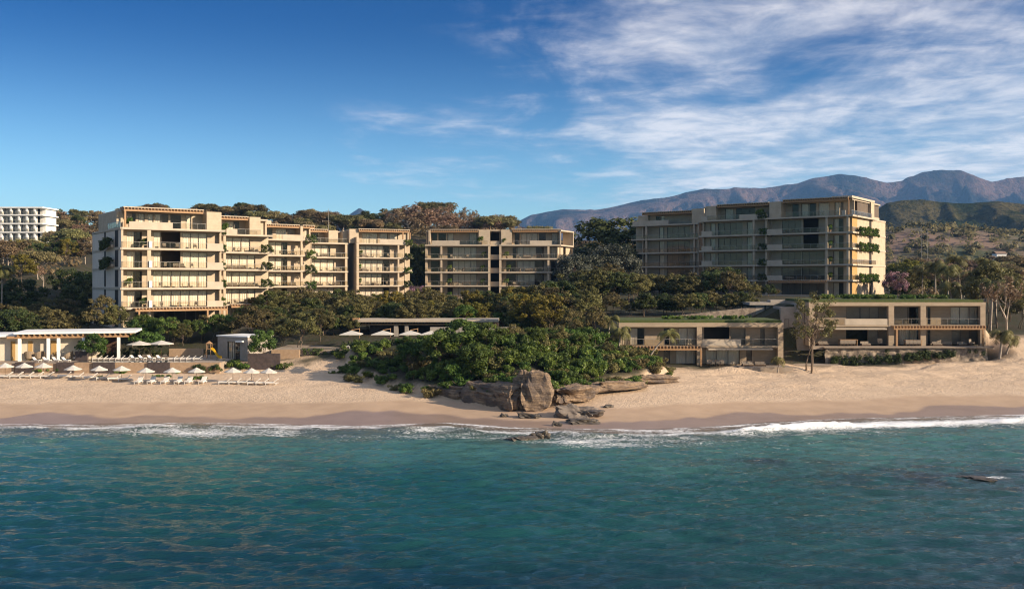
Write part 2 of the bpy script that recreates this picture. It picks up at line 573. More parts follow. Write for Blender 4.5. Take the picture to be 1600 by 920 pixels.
da = t.n('ShaderNodeAttribute', attribute_name='damp').outputs['Fac']
nA = t.noise(pos, 0.35, 6, 0.6); nB = t.noise(pos, 2.6, 5, 0.6)
dry = t.mix(t.ss(nA, 0.3, 0.7), (0.58, 0.435, 0.30), (0.49, 0.36, 0.245))
dry = t.mix(t.math('MULTIPLY', t.ss(nB, 0.60, 0.72), 0.30), dry, (0.25, 0.18, 0.12))
vs = t.n('ShaderNodeSeparateXYZ'); t.l(pos, vs.inputs[0])
speck = t.noise(t.vmul(pos, (1.0, 0.6, 1.0)), 5.5, 3, 0.6)
rgt = t.ss(vs.outputs[0], 8.0, 26.0)
spk = t.math('MULTIPLY', t.ss(speck, 0.60, 0.68), t.math('ADD', t.math('MULTIPLY', rgt, 0.55), 0.10))
dry = t.mix(spk, dry, (0.23, 0.16, 0.11))
dampc = t.mix(t.ss(nA, 0.3, 0.7), (0.42, 0.295, 0.195), (0.36, 0.25, 0.165))
wetc = t.mix(t.ss(nA, 0.3, 0.7), (0.30, 0.215, 0.165), (0.26, 0.185, 0.14))
sc_ = t.mix(t.math('MULTIPLY', da, 0.9), dry, dampc)
sc_ = t.mix(we, sc_, wetc)
soil = t.mix(t.ss(nA, 0.35, 0.65), (0.048, 0.038, 0.022), (0.030, 0.034, 0.014))
farm = t.noise(pos, 0.02, 6, 0.65)
soil2 = t.mix(t.ss(farm, 0.40, 0.62), (0.055, 0.062, 0.026), (0.19, 0.125, 0.09))
soil = t.mix(t.ss(vs.outputs[1], 250, 600), soil, soil2)
t.put(P.inputs['Base Color'], t.mix(sa, soil, sc_))
t.put(P.inputs['Roughness'], t.mix(we, (0.95, 0.95, 0.95), (0.36, 0.36, 0.36)))
P.inputs['Specular IOR Level'].default_value = 0.35
bm_ = t.n('ShaderNodeBump'); bm_.inputs['Distance'].default_value = 0.30
t.put(bm_.inputs['Strength'], t.math('MULTIPLY', t.math('SUBTRACT', 1.0, t.math('MULTIPLY', da, 0.93)), 0.75))
hb = t.math('ADD', t.noise(t.vmul(pos, (1.0, 1.5, 1.0)), 1.5, 6, 0.62), t.math('MULTIPLY', speck, 0.35))
t.l(hb, bm_.inputs['Height']); t.l(bm_.outputs[0], P.inputs['Normal'])
gme.materials.append(m)
props(link_mesh('ground', gme), 'pale sandy beach rising to wooded dry ground', None, None, 'structure')

# ---- sea
sx = axis([(-1500, -75, 120, 1.2), (-75, 75, .36, .36), (75, 1500, 1.2, 120)])
sy = axis([(-900, 40, 160, .7), (40, 118, .19, .24), (118, 128, .6, .6)])
X, Y = np.meshgrid(sx, sy)
dS = Y - shore_y(X)
rng = np.random.default_rng(4)
Z = np.zeros_like(X)
amp_near = sst(1, -9, dS)
for k in range(46):
    lam = 0.62 * (5.6 / 0.62) ** rng.random()
    th = rng.normal(0, 0.33) + R(5)
    kx, ky = math.sin(th) * 2 * math.pi / lam, math.cos(th) * 2 * math.pi / lam
    a = 0.0100 * lam ** 0.45 * rng.uniform(.5, 1.3)
    env = 0.55 + 0.9 * vnoise(X / (lam * 5) + k * 7.1, Y / (lam * 5), 50 + k)
    ph = kx * X + ky * Y + rng.random() * 6.28
    Z += a * env * (np.sin(ph) + 0.25 * np.sin(2 * ph + 1.2))
Z *= amp_near * sst(-200, 30, Y)
# small breakers close in
wob = (fbm(X / 14, X * 0 + 1.5, 71, 4) - .5) * 5.0
fR = sst(20, 30, X)
bl = -3.6 - wob * 0.7 - 1.2 * fR
br = np.exp(-((dS - bl) / 1.05) ** 2) * (0.10 + 0.30 * sst(.38, .62, fbm(X / 9, X * 0, 73, 3))) * (0.7 + 0.7 * fR)
bl2 = -10.5 - wob
br2 = np.exp(-((dS - bl2) / 1.5) ** 2) * 0.10 * sst(.42, .6, fbm(X / 11, X * 0 + 4, 75, 3))
rip = fbm(X / .8, Y / .6, 77, 3)
Z += (br + br2) * (0.65 + 0.7 * rip)
Z += 0.03 * sst(-6, 2, dS)
# foam cover
edge = -0.2 + (fbm(X / 5, X * 0, 81, 3) - .5) * 3.4
foam = (.45 + .5 * fbm(X / 3, X * 0 + 3, 82, 3)) * np.exp(-((dS - edge - .1) / (0.45 + .9 * fbm(X / 6, X * 0 + 8, 84, 2))) ** 2)
foam = np.maximum(foam, (0.76 + 0.36 * fR) * np.exp(-((dS - bl - .5) / (1.7 + 1.0 * fR)) ** 2) * sst(.22, .46, fbm(X / 7, Y / 9, 83, 3) + 0.22 * fR))
lace = sst(-16, -7, dS) * sst(1, -1, dS) * (fbm(X / 8, Y / 2.5, 85, 4)) * 0.92
foam = np.maximum(foam, lace * np.where((X > -40) & (X < 30), 1.08, 0.92))
rocksurf = np.exp(-(((X - 4) / 9) ** 2 + ((Y - 101.5) / 3.2) ** 2)) * 0.55
reef = np.exp(-(((X - 38.5) / 2.4) ** 2 + ((Y - 78.2) / 0.6) ** 2)) * 0.95
foam = np.maximum(foam, np.maximum(rocksurf, reef))
reefd = np.exp(-(((X - 36) / 12) ** 2 + ((Y - 78) / 7) ** 2)) * 0.9
reefd = np.maximum(reefd, np.exp(-(((X - 22) / 7) ** 2 + ((Y - 85) / 2.4) ** 2)) * .8)
reefd = np.maximum(reefd, np.exp(-(((X + 20) / 5) ** 2 + ((Y - 86) / 6) ** 2)) * .35)
sme = np_mesh('sea', np.stack([X, Y, Z], -1).reshape(-1, 3), grid_faces(len(sx), len(sy)), [], True,
              vert_attr={'off': (-dS).ravel(), 'foam': foam.ravel(), 'reef': reefd.ravel()})
m, t, out = new_mat('sea_water')
P = t.n('ShaderNodeBsdfPrincipled'); t.l(P.outputs[0], out.inputs[0])
g = t.n('ShaderNodeNewGeometry'); pos = g.outputs['Position']
off = t.n('ShaderNodeAttribute', attribute_name='off').outputs['Fac']
fo = t.n('ShaderNodeAttribute', attribute_name='foam').outputs['Fac']
re = t.n('ShaderNodeAttribute', attribute_name='reef').outputs['Fac']
flat = t.vmul(pos, (1, 1, 0))
big = t.noise(t.vmul(flat, (0.75, 1.5, 1)), 0.06, 4, 0.6, 0.6)
o2 = t.math('ADD', off, t.math('MULTIPLY', t.math('SUBTRACT', big, 0.5), 34.0))
o1 = t.math('ADD', off, t.math('MULTIPLY', t.math('SUBTRACT', t.noise(flat, 0.25, 4), 0.5), 5.0))
col = t.mix(t.ss(o1, 0.0, 5.0), (0.17, 0.125, 0.085), (0.07, 0.095, 0.075))
col = t.mix(t.ss(o1, 3.0, 15.0), col, (0.046, 0.135, 0.118))
col = t.mix(t.ss(o2, 12.0, 34.0), col, (0.007, 0.064, 0.060))
col = t.mix(t.ss(o2, 34.0, 66.0), col, (0.0010, 0.020, 0.036))
mot = t.noise(t.vmul(flat, (0.6, 1.3, 1)), 0.5, 5, 0.65)
col = t.mix(t.math('MULTIPLY', t.ss(mot, 0.42, 0.7), 0.32), col, (0.004, 0.028, 0.034))
col = t.mix(t.math('MULTIPLY', re, t.ss(t.noise(flat, 0.35, 5, 0.6), 0.34, 0.58)), col, (0.016, 0.022, 0.024))
lc = t.noise(t.vmul(flat, (1.0, 1.9, 1)), 1.5, 8, 0.68, 1.4)
lc2 = t.noise(t.vmul(flat, (1.0, 2.2, 1)), 5.0, 5, 0.65, 0.8)
fm = t.math('ADD', fo, t.math('MULTIPLY', t.math('SUBTRACT', t.math('ADD', t.math('MULTIPLY', lc, 0.65), t.math('MULTIPLY', lc2, 0.35)), 0.5), 2.3))
fmask = t.ss(fm, 0.40, 0.92)
fmask = t.math('MULTIPLY', fmask, t.ss(fo, 0.05, 0.3))
t.put(P.inputs['Base Color'], t.mix(fmask, col, (0.80, 0.80, 0.79)))
t.put(P.inputs['Roughness'], t.mix(fmask, (0.05, 0.05, 0.05), (0.9, 0.9, 0.9)))
P.inputs['IOR'].default_value = 1.33
P.inputs['Specular IOR Level'].default_value = 0.5
b1 = t.n('ShaderNodeBump'); b1.inputs['Distance'].default_value = 0.12; b1.inputs['Strength'].default_value = 0.9
hw = t.math('ADD', t.noise(t.vmul(flat, (0.7, 1.7, 1)), 2.1, 6, 0.66, 0.5), t.math('MULTIPLY', t.noise(t.vmul(flat, (0.8, 1.5, 1)), 5.0, 3, 0.6), 0.30))
t.l(hw, b1.inputs['Height']); t.l(b1.outputs[0], P.inputs['Normal'])
sme.materials.append(m)
props(link_mesh('sea', sme), 'rippled teal sea breaking in foam along the sand', None, None, 'structure')

# ---- far hills and mountains
def far_sheet(name, label, px0, px1, nx, ys, crest_px, crest_py, D, fall, rough_s, rough_a, mat_, seed, base=5.0, spur=1.0):
    """a range whose crest stands at distance D; its flanks fall to the plain before and behind"""
    pxs = np.linspace(px0, px1, nx)
    xs = (pxs - 800) * D / FPX
    X, Y = np.meshgrid(xs, ys)
    crest = CAMZ + (HOR - np.interp(pxs, crest_px, crest_py)) * D / FPX
    C = np.broadcast_to(crest, X.shape)
    n = 0; a = 1.0; tt = 0; f = 1.0
    for i in range(7):
        r = 1 - np.abs(2 * vnoise((X + 130 * np.sin(Y / 420)) / rough_s * f + 31 * i, Y / rough_s * f * (.45 if i < 2 else .8) + 11 * i, seed + i) - 1)
        n = n + a * r * r; tt += a; a *= 0.56; f *= 2.05
    n = np.clip((n / tt - .17) / .42, 0, 1)
    s = np.clip(1 - np.abs(Y - D) / fall, 0, 1)
    s = s ** 0.9
    tail = sst(px0, px0 + (px1 - px0) * .04, (X / D * FPX + 800))
    Zz = base + (C - base) * (s + .05 * (n - .5) * np.clip((1 - s) * 8, 0.10, 1)) * (1 - rough_a * spur * (1 - n) * np.clip((1 - s) * 3.0, 0.03, 1)) + 0
    me = np_mesh(name, np.stack([X, Y, Zz], -1).reshape(-1, 3), grid_faces(nx, len(ys)), [mat_], True)
    return props(link_mesh(name, me), label, None, None, 'structure')

m, t, out = new_mat('mountain_scrub')
P = t.n('ShaderNodeBsdfPrincipled'); t.l(P.outputs[0], out.inputs[0]); P.inputs['Roughness'].default_value = 1.0
P.inputs['Specular IOR Level'].default_value = 0.0
g = t.n('ShaderNodeNewGeometry')
a1 = t.noise(g.outputs['Position'], 0.0022, 7, 0.62); a2 = t.noise(g.outputs['Position'], 0.03, 5, 0.7)
c = t.mix(t.ss(a1, 0.40, 0.60), (0.016, 0.022, 0.026), (0.15, 0.10, 0.085))  # pinkish noise patches paint sunlit slopes into the dark base colour
c = t.mix(t.math('MULTIPLY', t.ss(a2, 0.45, 0.65), 0.6), c, (0.045, 0.045, 0.03))
t.put(P.inputs['Base Color'], c)
bb = t.n('ShaderNodeBump'); bb.inputs['Distance'].default_value = 45; bb.inputs['Strength'].default_value = 0.9
t.l(a2, bb.inputs['Height']); t.l(bb.outputs[0], P.inputs['Normal'])
M_MTN = m
m, t, out = new_mat('hill_scrub')
P = t.n('ShaderNodeBsdfPrincipled'); t.l(P.outputs[0], out.inputs[0]); P.inputs['Roughness'].default_value = 1.0
P.inputs['Specular IOR Level'].default_value = 0.0
g = t.n('ShaderNodeNewGeometry')
a1 = t.noise(g.outputs['Position'], 0.008, 6, 0.6); a2 = t.noise(g.outputs['Position'], 0.12, 5, 0.7)
c = t.mix(t.ss(a1, 0.42, 0.62), (0.026, 0.036, 0.016), (0.105, 0.088, 0.042))
c = t.mix(t.math('MULTIPLY', t.ss(a2, 0.48, 0.62), 0.75), c, (0.022, 0.026, 0.012))
t.put(P.inputs['Base Color'], c)
bb = t.n('ShaderNodeBump'); bb.inputs['Distance'].default_value = 9; bb.inputs['Strength'].default_value = 1.0
t.l(a2, bb.inputs['Height']); t.l(bb.outputs[0], P.inputs['Normal'])
M_HILLF = m

far_sheet('mountains', 'blue hazy mountain range on the horizon', 480, 2300, 520, np.linspace(4300, 7600, 190),
          [480, 500, 530, 562, 595, 640, 760, 800, 830, 880, 930, 975, 1020, 1060, 1100, 1150, 1200, 1245, 1262, 1285, 1310, 1335, 1360, 1385, 1410, 1440, 1470, 1500, 1525, 1548, 1575, 1600, 1650, 1750, 1900, 2100, 2300],
          [440, 390, 345, 321, 345, 400, 415, 350, 334, 326, 327, 319, 309, 303, 295, 291, 290, 287, 281, 273, 268, 269, 275, 281, 278, 264, 260, 264, 274, 281, 274, 271, 285, 275, 290, 300, 330],
          6000, 1650, 560, 0.85, M_MTN, 201, base=10)
far_sheet('hills', 'dark wooded hills standing before the mountains', 1250, 2100, 260, np.linspace(1080, 2100, 150),
          [1250, 1330, 1365, 1385, 1410, 1440, 1480, 1520, 1560, 1600, 1680, 1800, 2000, 2100],
          [400, 352, 330, 316, 311, 310, 316, 317, 314, 318, 330, 315, 340, 350], 1500, 430, 150, 0.42, M_HILLF, 231, base=20)

# ---- air: an even pale haze round everything
hz = MB().box(-9300, 9300, -1000, 9300, -7, 790)
ho = hz.build('haze', [])
hm = bpy.data.materials.new('haze_air'); hm.use_nodes = True
t = NT(hm.node_tree); out = t.n('ShaderNodeOutputMaterial')
pv = t.n('ShaderNodeVolumePrincipled')
pv.inputs['Color'].default_value = (0.22, 0.50, 1.0, 1)
pv.inputs['Density'].default_value = 0.000058
pv.inputs['Anisotropy'].default_value = 0.0
t.l(pv.outputs[0], out.inputs['Volume'])
ho.data.materials.append(hm)
props(ho, 'pale even sea haze over the whole bay', None, None, 'stuff')

# ---- rocks
m, t, out = new_mat('sandstone')
P = t.n('ShaderNodeBsdfPrincipled'); t.l(P.outputs[0], out.inputs[0])
P.inputs['Roughness'].default_value = 0.9; P.inputs['Specular IOR Level'].default_value = 0.2
g = t.n('ShaderNodeNewGeometry'); pos = g.outputs['Position']
n1 = t.noise(pos, 0.55, 6, 0.65); n2 = t.noise(t.vmul(pos, (0.35, 0.35, 3.2)), 1.3, 6, 0.65, 0.6); n3 = t.noise(pos, 3.5, 5, 0.7)
c = t.mix(t.ss(n2, 0.36, 0.64), (0.32, 0.23, 0.15), (0.15, 0.107, 0.077))
c = t.mix(t.math('MULTIPLY', t.ss(n1, 0.44, 0.60), 0.8), c, (0.10, 0.082, 0.074))
c = t.mix(t.math('MULTIPLY', t.ss(n3, 0.5, 0.66), 0.4), c, (0.08, 0.06, 0.05))
t.put(P.inputs['Base Color'], c)
bb = t.n('ShaderNodeBump'); bb.inputs['Distance'].default_value = 0.35; bb.inputs['Strength'].default_value = 0.9
t.l(t.math('ADD', n2, t.math('MULTIPLY', n3, 0.5)), bb.inputs['Height']); t.l(bb.outputs[0], P.inputs['Normal'])
M_ROCK = m
M_GREYROCK = pm('grey_rock', (0.20, 0.165, 0.135), (0.085, 0.07, 0.06), 1.5, 0.85, 1.0, 4, 0.3)
M_WETROCK = pm('wet_dark_rock', (0.055, 0.045, 0.036), (0.10, 0.08, 0.055), 1.8, 0.45, 1.0, 4, 0.5)

import bmesh
def rock(name, label, x, y, z, rx, ry, rz, seed, mat_, strata=0.35, rz_rot=0.0, sub=5, under=0.0, rough=0.55, group=None, flatp=0.72, taper=0.0):
    bm = bmesh.new()
    bmesh.ops.create_icosphere(bm, subdivisions=sub, radius=1.0)
    V = np.array([v.co[:] for v in bm.verts]); 
    n = fbm(V[:, 0] * 1.6 + V[:, 2] * .7 + seed, V[:, 1] * 1.6 - V[:, 2] * .9 + seed * .7, int(seed), 5)
    big = fbm(V[:, 0] * .8 + seed * 2, V[:, 1] * .8 + V[:, 2] * 1.2, int(seed) + 9, 2)
    lay = vnoise(V[:, 2] * 4.2 + n * 2.6 + V[:, 0] * .8 + seed, V[:, 0] * 1.3 + V[:, 1], int(seed) + 3)
    fine = fbm(V[:, 0] * 5 + V[:, 2] * 3 + seed, V[:, 1] * 5 - V[:, 2] * 4, int(seed) + 21, 4)
    s = 1 + rough * (n - .5) * 1.5 + .30 * (fine - .5) + 0.5 * (big - .5) + strata * (lay - .5) * .55
    if under:
        s = s * (1 - under * sst(0.05, -0.65, V[:, 2]))
    sgn = np.sign(V); V2 = sgn * np.abs(V) ** flatp
    V2 = V2 * s[:, None] * np.array([rx, ry, rz])
    if taper:
        k_ = 1 - taper * np.clip(V[:, 2] + .35, 0, 1.3); V2[:, 0] *= k_; V2[:, 1] *= k_; V2[:, 0] += taper * .5 * rx * V[:, 2]
    c, q = math.cos(rz_rot), math.sin(rz_rot)
    V2 = np.stack([V2[:, 0] * c - V2[:, 1] * q, V2[:, 0] * q + V2[:, 1] * c, V2[:, 2]], -1)
    for v, p in zip(bm.verts, V2): v.co = p
    for f in bm.faces: f.smooth = False
    me = bpy.data.meshes.new(name); bm.to_mesh(me); bm.free()
    me.materials.append(mat_)
    o = link_mesh(name, me, None, (x, y, z))
    return props(o, label, 'rock', group)

rock('boulder', 'tall pale sandstone boulder at the tip of the green headland', 2.2, 115.3, 2.0, 3.1, 2.1, 2.75, 5.3, M_ROCK, 0.5, 0.3, under=0.2, taper=.36, rough=.9)
rock('boulder', 'low shaded rock bulging left of the pale headland boulder', -2.0, 117.7, 1.3, 4.3, 1.8, 1.65, 8.1, M_ROCK, 0.35, -0.86, under=0.55, flatp=.5)
rock('rock_ledge', 'dark undercut cliff ledge on the shaded left of the headland', -7.2, 122.8, 1.5, 3.4, 1.5, 1.0, 12.4, M_ROCK, 0.5, -0.75, under=0.55, flatp=.5)
rock('rock_ledge', 'sunlit layered ledge right of the tall headland boulder', 7.0, 117.6, 1.7, 3.9, 1.9, 1.35, 17.9, M_ROCK, 0.7, 0.75, under=0.3)
rock('rock_ledge', 'flat smooth tan ledge under the bushes, far right of the boulder', 12.6, 123.6, 2.2, 4.6, 1.5, 0.95, 22.0, M_ROCK, 0.6, 0.55, under=0.45)
rock('rock_ledge', 'thin pale shelf of rock ending in the sand at the right tip of the headland', 19.0, 130.6, 2.5, 3.2, 1.2, 0.5, 27.0, M_ROCK, 0.5, 0.35)
for i, (px, py, w_, h_, lab, mt) in enumerate([
        (908, 650, 2.5, .95, 'lumpy grey rock ridge bedded in the wet sand below the boulder', M_GREYROCK),
        (872, 636, .0, .0, '', None),
        (912, 660, 1.5, .30, 'flat dark rock with a yellowish weedy edge, seaward of the grey rock ridge', M_WETROCK),
        (826, 652, 1.2, .32, 'weedy brown rock at the foot of the boulder', M_WETROCK),
        (787, 651, .42, .26, 'small black rock alone on the wet sand left of the weedy brown rock', M_WETROCK),
        (950, 636, .55, .22, 'small black rock lying on the sand right of the grey rock ridge', M_WETROCK),
        (869, 665, .55, .30, 'pointed dark rock at the edge of the foam', M_WETROCK),
        (846, 683, .75, .42, 'dark rock standing in the surf, the farther out of two', M_WETROCK),
        (815, 687, 1.2, .30, 'low black rock awash in the surf left of the standing one', M_WETROCK),
        (1525, 748, 1.1, .13, 'black reef rock breaking the water far out at right', M_WETROCK)]):
    if mt is None: continue
    D = 110.0
    for _ in range(12):
        x = pxx(px, D); z = max(0.0, h1(x, D)); D = (CAMZ - z) * FPX / (py - HOR)
    rock('shore_rock' if py < 670 else 'sea_rock', lab, x, D, z + h_ * .2, w_, w_ * .6, h_, 30 + i * 3.7, mt, 0.2, 0.15 * (i % 3 - 1), 4, rough=1.3)
# ================================================================== VEGETATION
def leaf_mesh(name, seed, C, RR, n_per, size, mat_, up=0.45, flat=0.8, narrow=0.6, tone0=None, shell=0.35):
    """many leaf-sized faces spread through clumps of radius RR round the centres C"""
    rg = np.random.default_rng(seed)
    C = np.asarray(C, float); k = len(C)
    RR = np.broadcast_to(np.asarray(RR, float), (k,))
    n = k * n_per
    ci = np.repeat(np.arange(k), n_per)
    dv = rg.normal(size=(n, 3)); dv /= np.linalg.norm(dv, axis=1)[:, None]
    r = (shell + (1 - shell) * rg.random(n)) ** 0.7
    P = C[ci] + dv * (r * RR[ci])[:, None] * np.array([1, 1, flat])
    N = dv * 0.8 + np.array([0, 0, up]) + rg.normal(size=(n, 3)) * 0.45
    N /= np.linalg.norm(N, axis=1)[:, None]
    A = np.cross(N, rg.normal(size=(n, 3))); A /= np.linalg.norm(A, axis=1)[:, None]
    B = np.cross(N, A)
    s = size * rg.uniform(0.6, 1.4, n)
    a = A * s[:, None]; b = B * (s * narrow)[:, None]
    V = np.stack([P - a, P - b + N * (s * .12)[:, None], P + a, P + b + N * (s * .12)[:, None]], 1).reshape(-1, 3)
    F = np.arange(4 * n).reshape(-1, 4)
    tone = rg.uniform(0.12, 0.88, k) if tone0 is None else tone0
    tn = np.clip(tone[ci] + rg.normal(0, 0.14, n), 0, 1)
    return np_mesh(name, V, F, mat_, face_attr={'tone': tn})

def tree_proto(seed, Ht, crown_r, trunk_h, nclump, n_per, lsize, lmat, tmat=None, tr=0.16, clump=0.32, lean=0.1, flat=0.8, nstem=1, airy=0.0, top=1.0, nlimb=9, narrow=0.6):
    """meshes (trunk, crown) of a tree of height Ht standing at the origin"""
    rg = np.random.default_rng(seed)
    tmat = tmat or M_TRUNK
    cz = (trunk_h + Ht) / 2; rz = (Ht - trunk_h) / 2
    C = []
    while len(C) < nclump:
        d = rg.normal(size=3); d /= np.linalg.norm(d)
        if d[2] < -0.55: continue
        r = rg.uniform(0.45, 1.0) ** 0.6
        wob = 0.80 + 0.38 * vnoise(np.array([d[0] * 1.7 + seed]), np.array([d[1] * 1.7 + d[2]]), seed)[0]
        C.append([d[0] * r * crown_r * wob, d[1] * r * crown_r * wob, cz + d[2] * r * rz * wob * top])
    C = np.array(C)
    rc = clump * crown_r * rg.uniform(0.6, 1.25, nclump)
    C[:, 2] = np.minimum(C[:, 2], Ht - rc * flat * 0.9)
    C[:, :2] += lean * Ht * .3 * rg.normal(size=2)
    crown = leaf_mesh('crown', seed + 1, C, rc, n_per, lsize, lmat, flat=flat, narrow=narrow)
    mb = MB()
    for s in range(nstem):
        bx = (rg.normal(size=2) * 0.25 * (nstem > 1) * (1 + .5 * nstem))
        tx = C[:, :2].mean(0) * .6 + rg.normal(size=2) * 0.18 * crown_r
        hh = trunk_h + (Ht - trunk_h) * 0.45
        pts = []
        for i in range(6):
            q = i / 5
            pts.append((bx[0] * (1 - q) + tx[0] * q * q + rg.normal() * .04 * Ht * .3 * (0 < i < 5), bx[1] * (1 - q) + tx[1] * q * q + rg.normal() * .04 * Ht * .3 * (0 < i < 5), -0.4 * (i == 0) + hh * q))
        t0 = tr * (1.0 if nstem == 1 else 0.72)
        mb.tube(pts, [t0 * (1.25 if i == 0 else 1 - .62 * i / 5) for i in range(6)], 7)
        order = rg.permutation(nclump)[:nlimb]
        for j in order:
            q = rg.uniform(0.45, 0.98); i = min(4, int(q * 5)); f = q * 5 - i
            st = np.array(pts[i]) * (1 - f) + np.array(pts[i + 1]) * f
            en = C[j]
            mid = (st + en) / 2 + np.array([0, 0, -0.08 * np.linalg.norm(en - st)]) + rg.normal(size=3) * .08 * crown_r
            mb.tube([st, mid, en], [t0 * .42, t0 * .27, t0 * .09], 5, cap=False)
    return mb.mesh('trunk', tmat, smooth=True), crown

def bare_proto(seed, Ht, crown_r, trunk_h, lmat, tmat, n_tw=70, leaves=10, ls=0.22):
    rg = np.random.default_rng(seed)
    mb = MB(); tips = []
    def grow(p, d, L, r, lev):
        d = np.array(d) / np.linalg.norm(d)
        m_ = p + d * L * .5 + rg.normal(size=3) * L * .06
        e = p + d * L + np.array([0, 0, L * .04])
        mb.tube([p, m_, e], [r, r * .8, r * .55], 5 if lev < 2 else 3, cap=False)
        if lev >= 4:
            tips.append(e); return
        for _ in range(3 if lev < 3 else 2):
            nd = d + rg.normal(size=3) * .62; nd[2] = abs(nd[2]) * .7 + .12
            grow(e, nd, L * rg.uniform(.62, .85), r * .55, lev + 1)
        if lev >= 2: tips.append(e)
    grow(np.array([0, 0, -0.3]), [rg.normal() * .1, rg.normal() * .1, 1], trunk_h, 0.028 * Ht, 0)
    T = np.array(tips)
    sx_ = crown_r / max(1e-3, np.percentile(np.hypot(T[:, 0], T[:, 1]), 90)); sz_ = (Ht - .2) / T[:, 2].max()
    S = np.array([sx_, sx_, sz_])
    mb.v = [tuple(np.array(v) * S) for v in mb.v]
    T = T * S
    crown = leaf_mesh('crown', seed + 1, T, 0.12 * crown_r, leaves, ls, lmat, flat=.8, narrow=.45, shell=0.1)
    return mb.mesh('trunk', tmat, smooth=True), crown

def palm_proto(seed, Ht, nf=17, L=2.6, bend=0.12, tr=0.13, leanx=0.0):
    rg = np.random.default_rng(seed)
    mb = MB()
    pts = []
    for i in range(9):
        q = i / 8
        pts.append((leanx * Ht * q ** 1.4 + bend * math.sin(q * 2.6) , bend * .6 * math.sin(q * 3 + seed), -0.4 * (i == 0) + Ht * q))
    mb.tube(pts, [tr * (1.5 if i == 0 else 1.1 - .35 * i / 8) for i in range(9)], 7)
    top = np.array(pts[-1])
    V = []; F = []; tn = []
    for k in range(nf):
        az_ = k * 2.399 + rg.normal() * .2
        el = rg.uniform(-0.35, 1.15)
        l = L * rg.uniform(.8, 1.15)
        h = np.array([math.cos(az_), math.sin(az_), 0])
        p = top.copy(); e = el
        tone = np.clip(0.5 + 0.45 * el + rg.normal() * .15, 0, 1)
        prev = p
        for i in range(12):
            q = i / 11
            dv = h * math.cos(e) + np.array([0, 0, math.sin(e)])
            nx = prev + dv * l / 12
            side = np.cross(dv, np.array([0, 0, 1.0])); side /= np.linalg.norm(side) + 1e-9
            up = np.cross(side, dv)
            lw = l * 0.24 * math.sin(math.pi * min(1, .12 + .84 * q)) + .05
            for sg in (-1, 1):
                for jj in range(2):
                    o = prev + dv * l / 12 * (0.5 * jj)
                    tip = o + side * sg * lw + dv * lw * .55 - np.array([0, 0, 1]) * lw * .5 + rg.normal(size=3) * .04
                    b0 = len(V)
                    wv = dv * 0.045 * l / 2.6
                    V += [o - wv, o + wv, tip + wv * .4, tip - wv * .4]
                    F.append((b0, b0 + 1, b0 + 2, b0 + 3)); tn.append(np.clip(tone + rg.normal() * .1, 0, 1))
            b0 = len(V)
            V += [prev - side * .025, prev + side * .025, nx + side * .02, nx - side * .02]
            F.append((b0, b0 + 1, b0 + 2, b0 + 3)); tn.append(tone)
            prev = nx
            e -= (1.0 + el * .5) * (0.5 + q) * .19
    crown = np_mesh('crown', np.array(V), np.array(F), L_PALM, face_attr={'tone': tn})
    return mb.mesh('trunk', M_TRUNKP, smooth=True), crown

class Kind:
    def __init__(s, meshes, h):
        s.m = meshes; s.h = h
    def place(s, name, label, x, y, z, height, rg, group=None, wide=1.0, cat='tree'):
        tm, cm = s.m[rg.integers(len(s.m))]
        k = height / s.h
        o = thing(name, label, cat, (x, y, z), rg.uniform(0, 6.28), group)
        ww = k * wide * rg.uniform(.9, 1.12)
        o.scale = (ww, ww, k)
        link_mesh('trunk', tm, o); link_mesh('crown', cm, o)
        return o

K_OLIVE = Kind([tree_proto(300 + i, 9, 3.5, 1.9, 62, 100, .155, L_OLIVE, tr=.12, nstem=2, clump=.215) for i in range(4)], 9)
K_DENSE = Kind([tree_proto(320 + i, 9, 3.8, 1.4, 70, 110, .18, L_DENSE, tr=.2, clump=.23) for i in range(3)], 9)
K_BRIGHT = Kind([tree_proto(340 + i, 6, 2.4, 1.4, 40, 110, .15, L_BRIGHT, tr=.09, nstem=2, clump=.30) for i in range(3)], 6)
K_YELLOW = Kind([tree_proto(360 + i, 9, 3.0, 2.0, 56, 100, .16, L_YELLOW, tr=.11, nstem=2, clump=.22) for i in range(2)], 9)
K_SILVER = Kind([tree_proto(370 + i, 12, 5.2, 2.6, 70, 150, .20, L_SILVER, tr=.25, clump=.26) for i in range(2)], 12)
K_FLOWER = Kind([tree_proto(380, 8, 2.8, 2.2, 40, 110, .16, L_FLOWER, tr=.12, clump=.28)], 8)
K_HILL = Kind([tree_proto(400 + i, 8, 4.6, 2.4 if i < 3 else 4.6, 34, 120, .25, L_HILL, M_TRUNKP, tr=.18, clump=.30, flat=.6, nlimb=7) for i in range(6)], 8)
K_BARE = Kind([bare_proto(430 + i, 8, 3.8, 2.4, L_DRY, M_TRUNKP, leaves=12, ls=.2) for i in range(3)], 8)
K_DRYC = Kind([tree_proto(440 + i, 8, 4.2, 2.6, 40, 45, .26, L_DRY, M_TRUNKP, tr=.17, clump=.27, flat=.6, nlimb=14) for i in range(2)], 8)
K_PALM = Kind([palm_proto(450 + i, 9, 22, 3.4, .25) for i in range(3)], 9)

TR = np.random.default_rng(77)

def py_top(px, tab):
    return np.interp(px, [a for a, b in tab], [b for a, b in tab])

def ground_tree(kind, name, label, px, D, ytop, group=None, wide=1.0, cat='tree', rg=TR, minh=1.2):
    x = pxx(px, D); z = h1(x, D)
    hgt = max(minh, pyz(ytop, D) - z) * (1.10 if kind.h > 3 else 1)
    return kind.place(name, label, x, D, z - .1, hgt, rg, group, wide, cat)

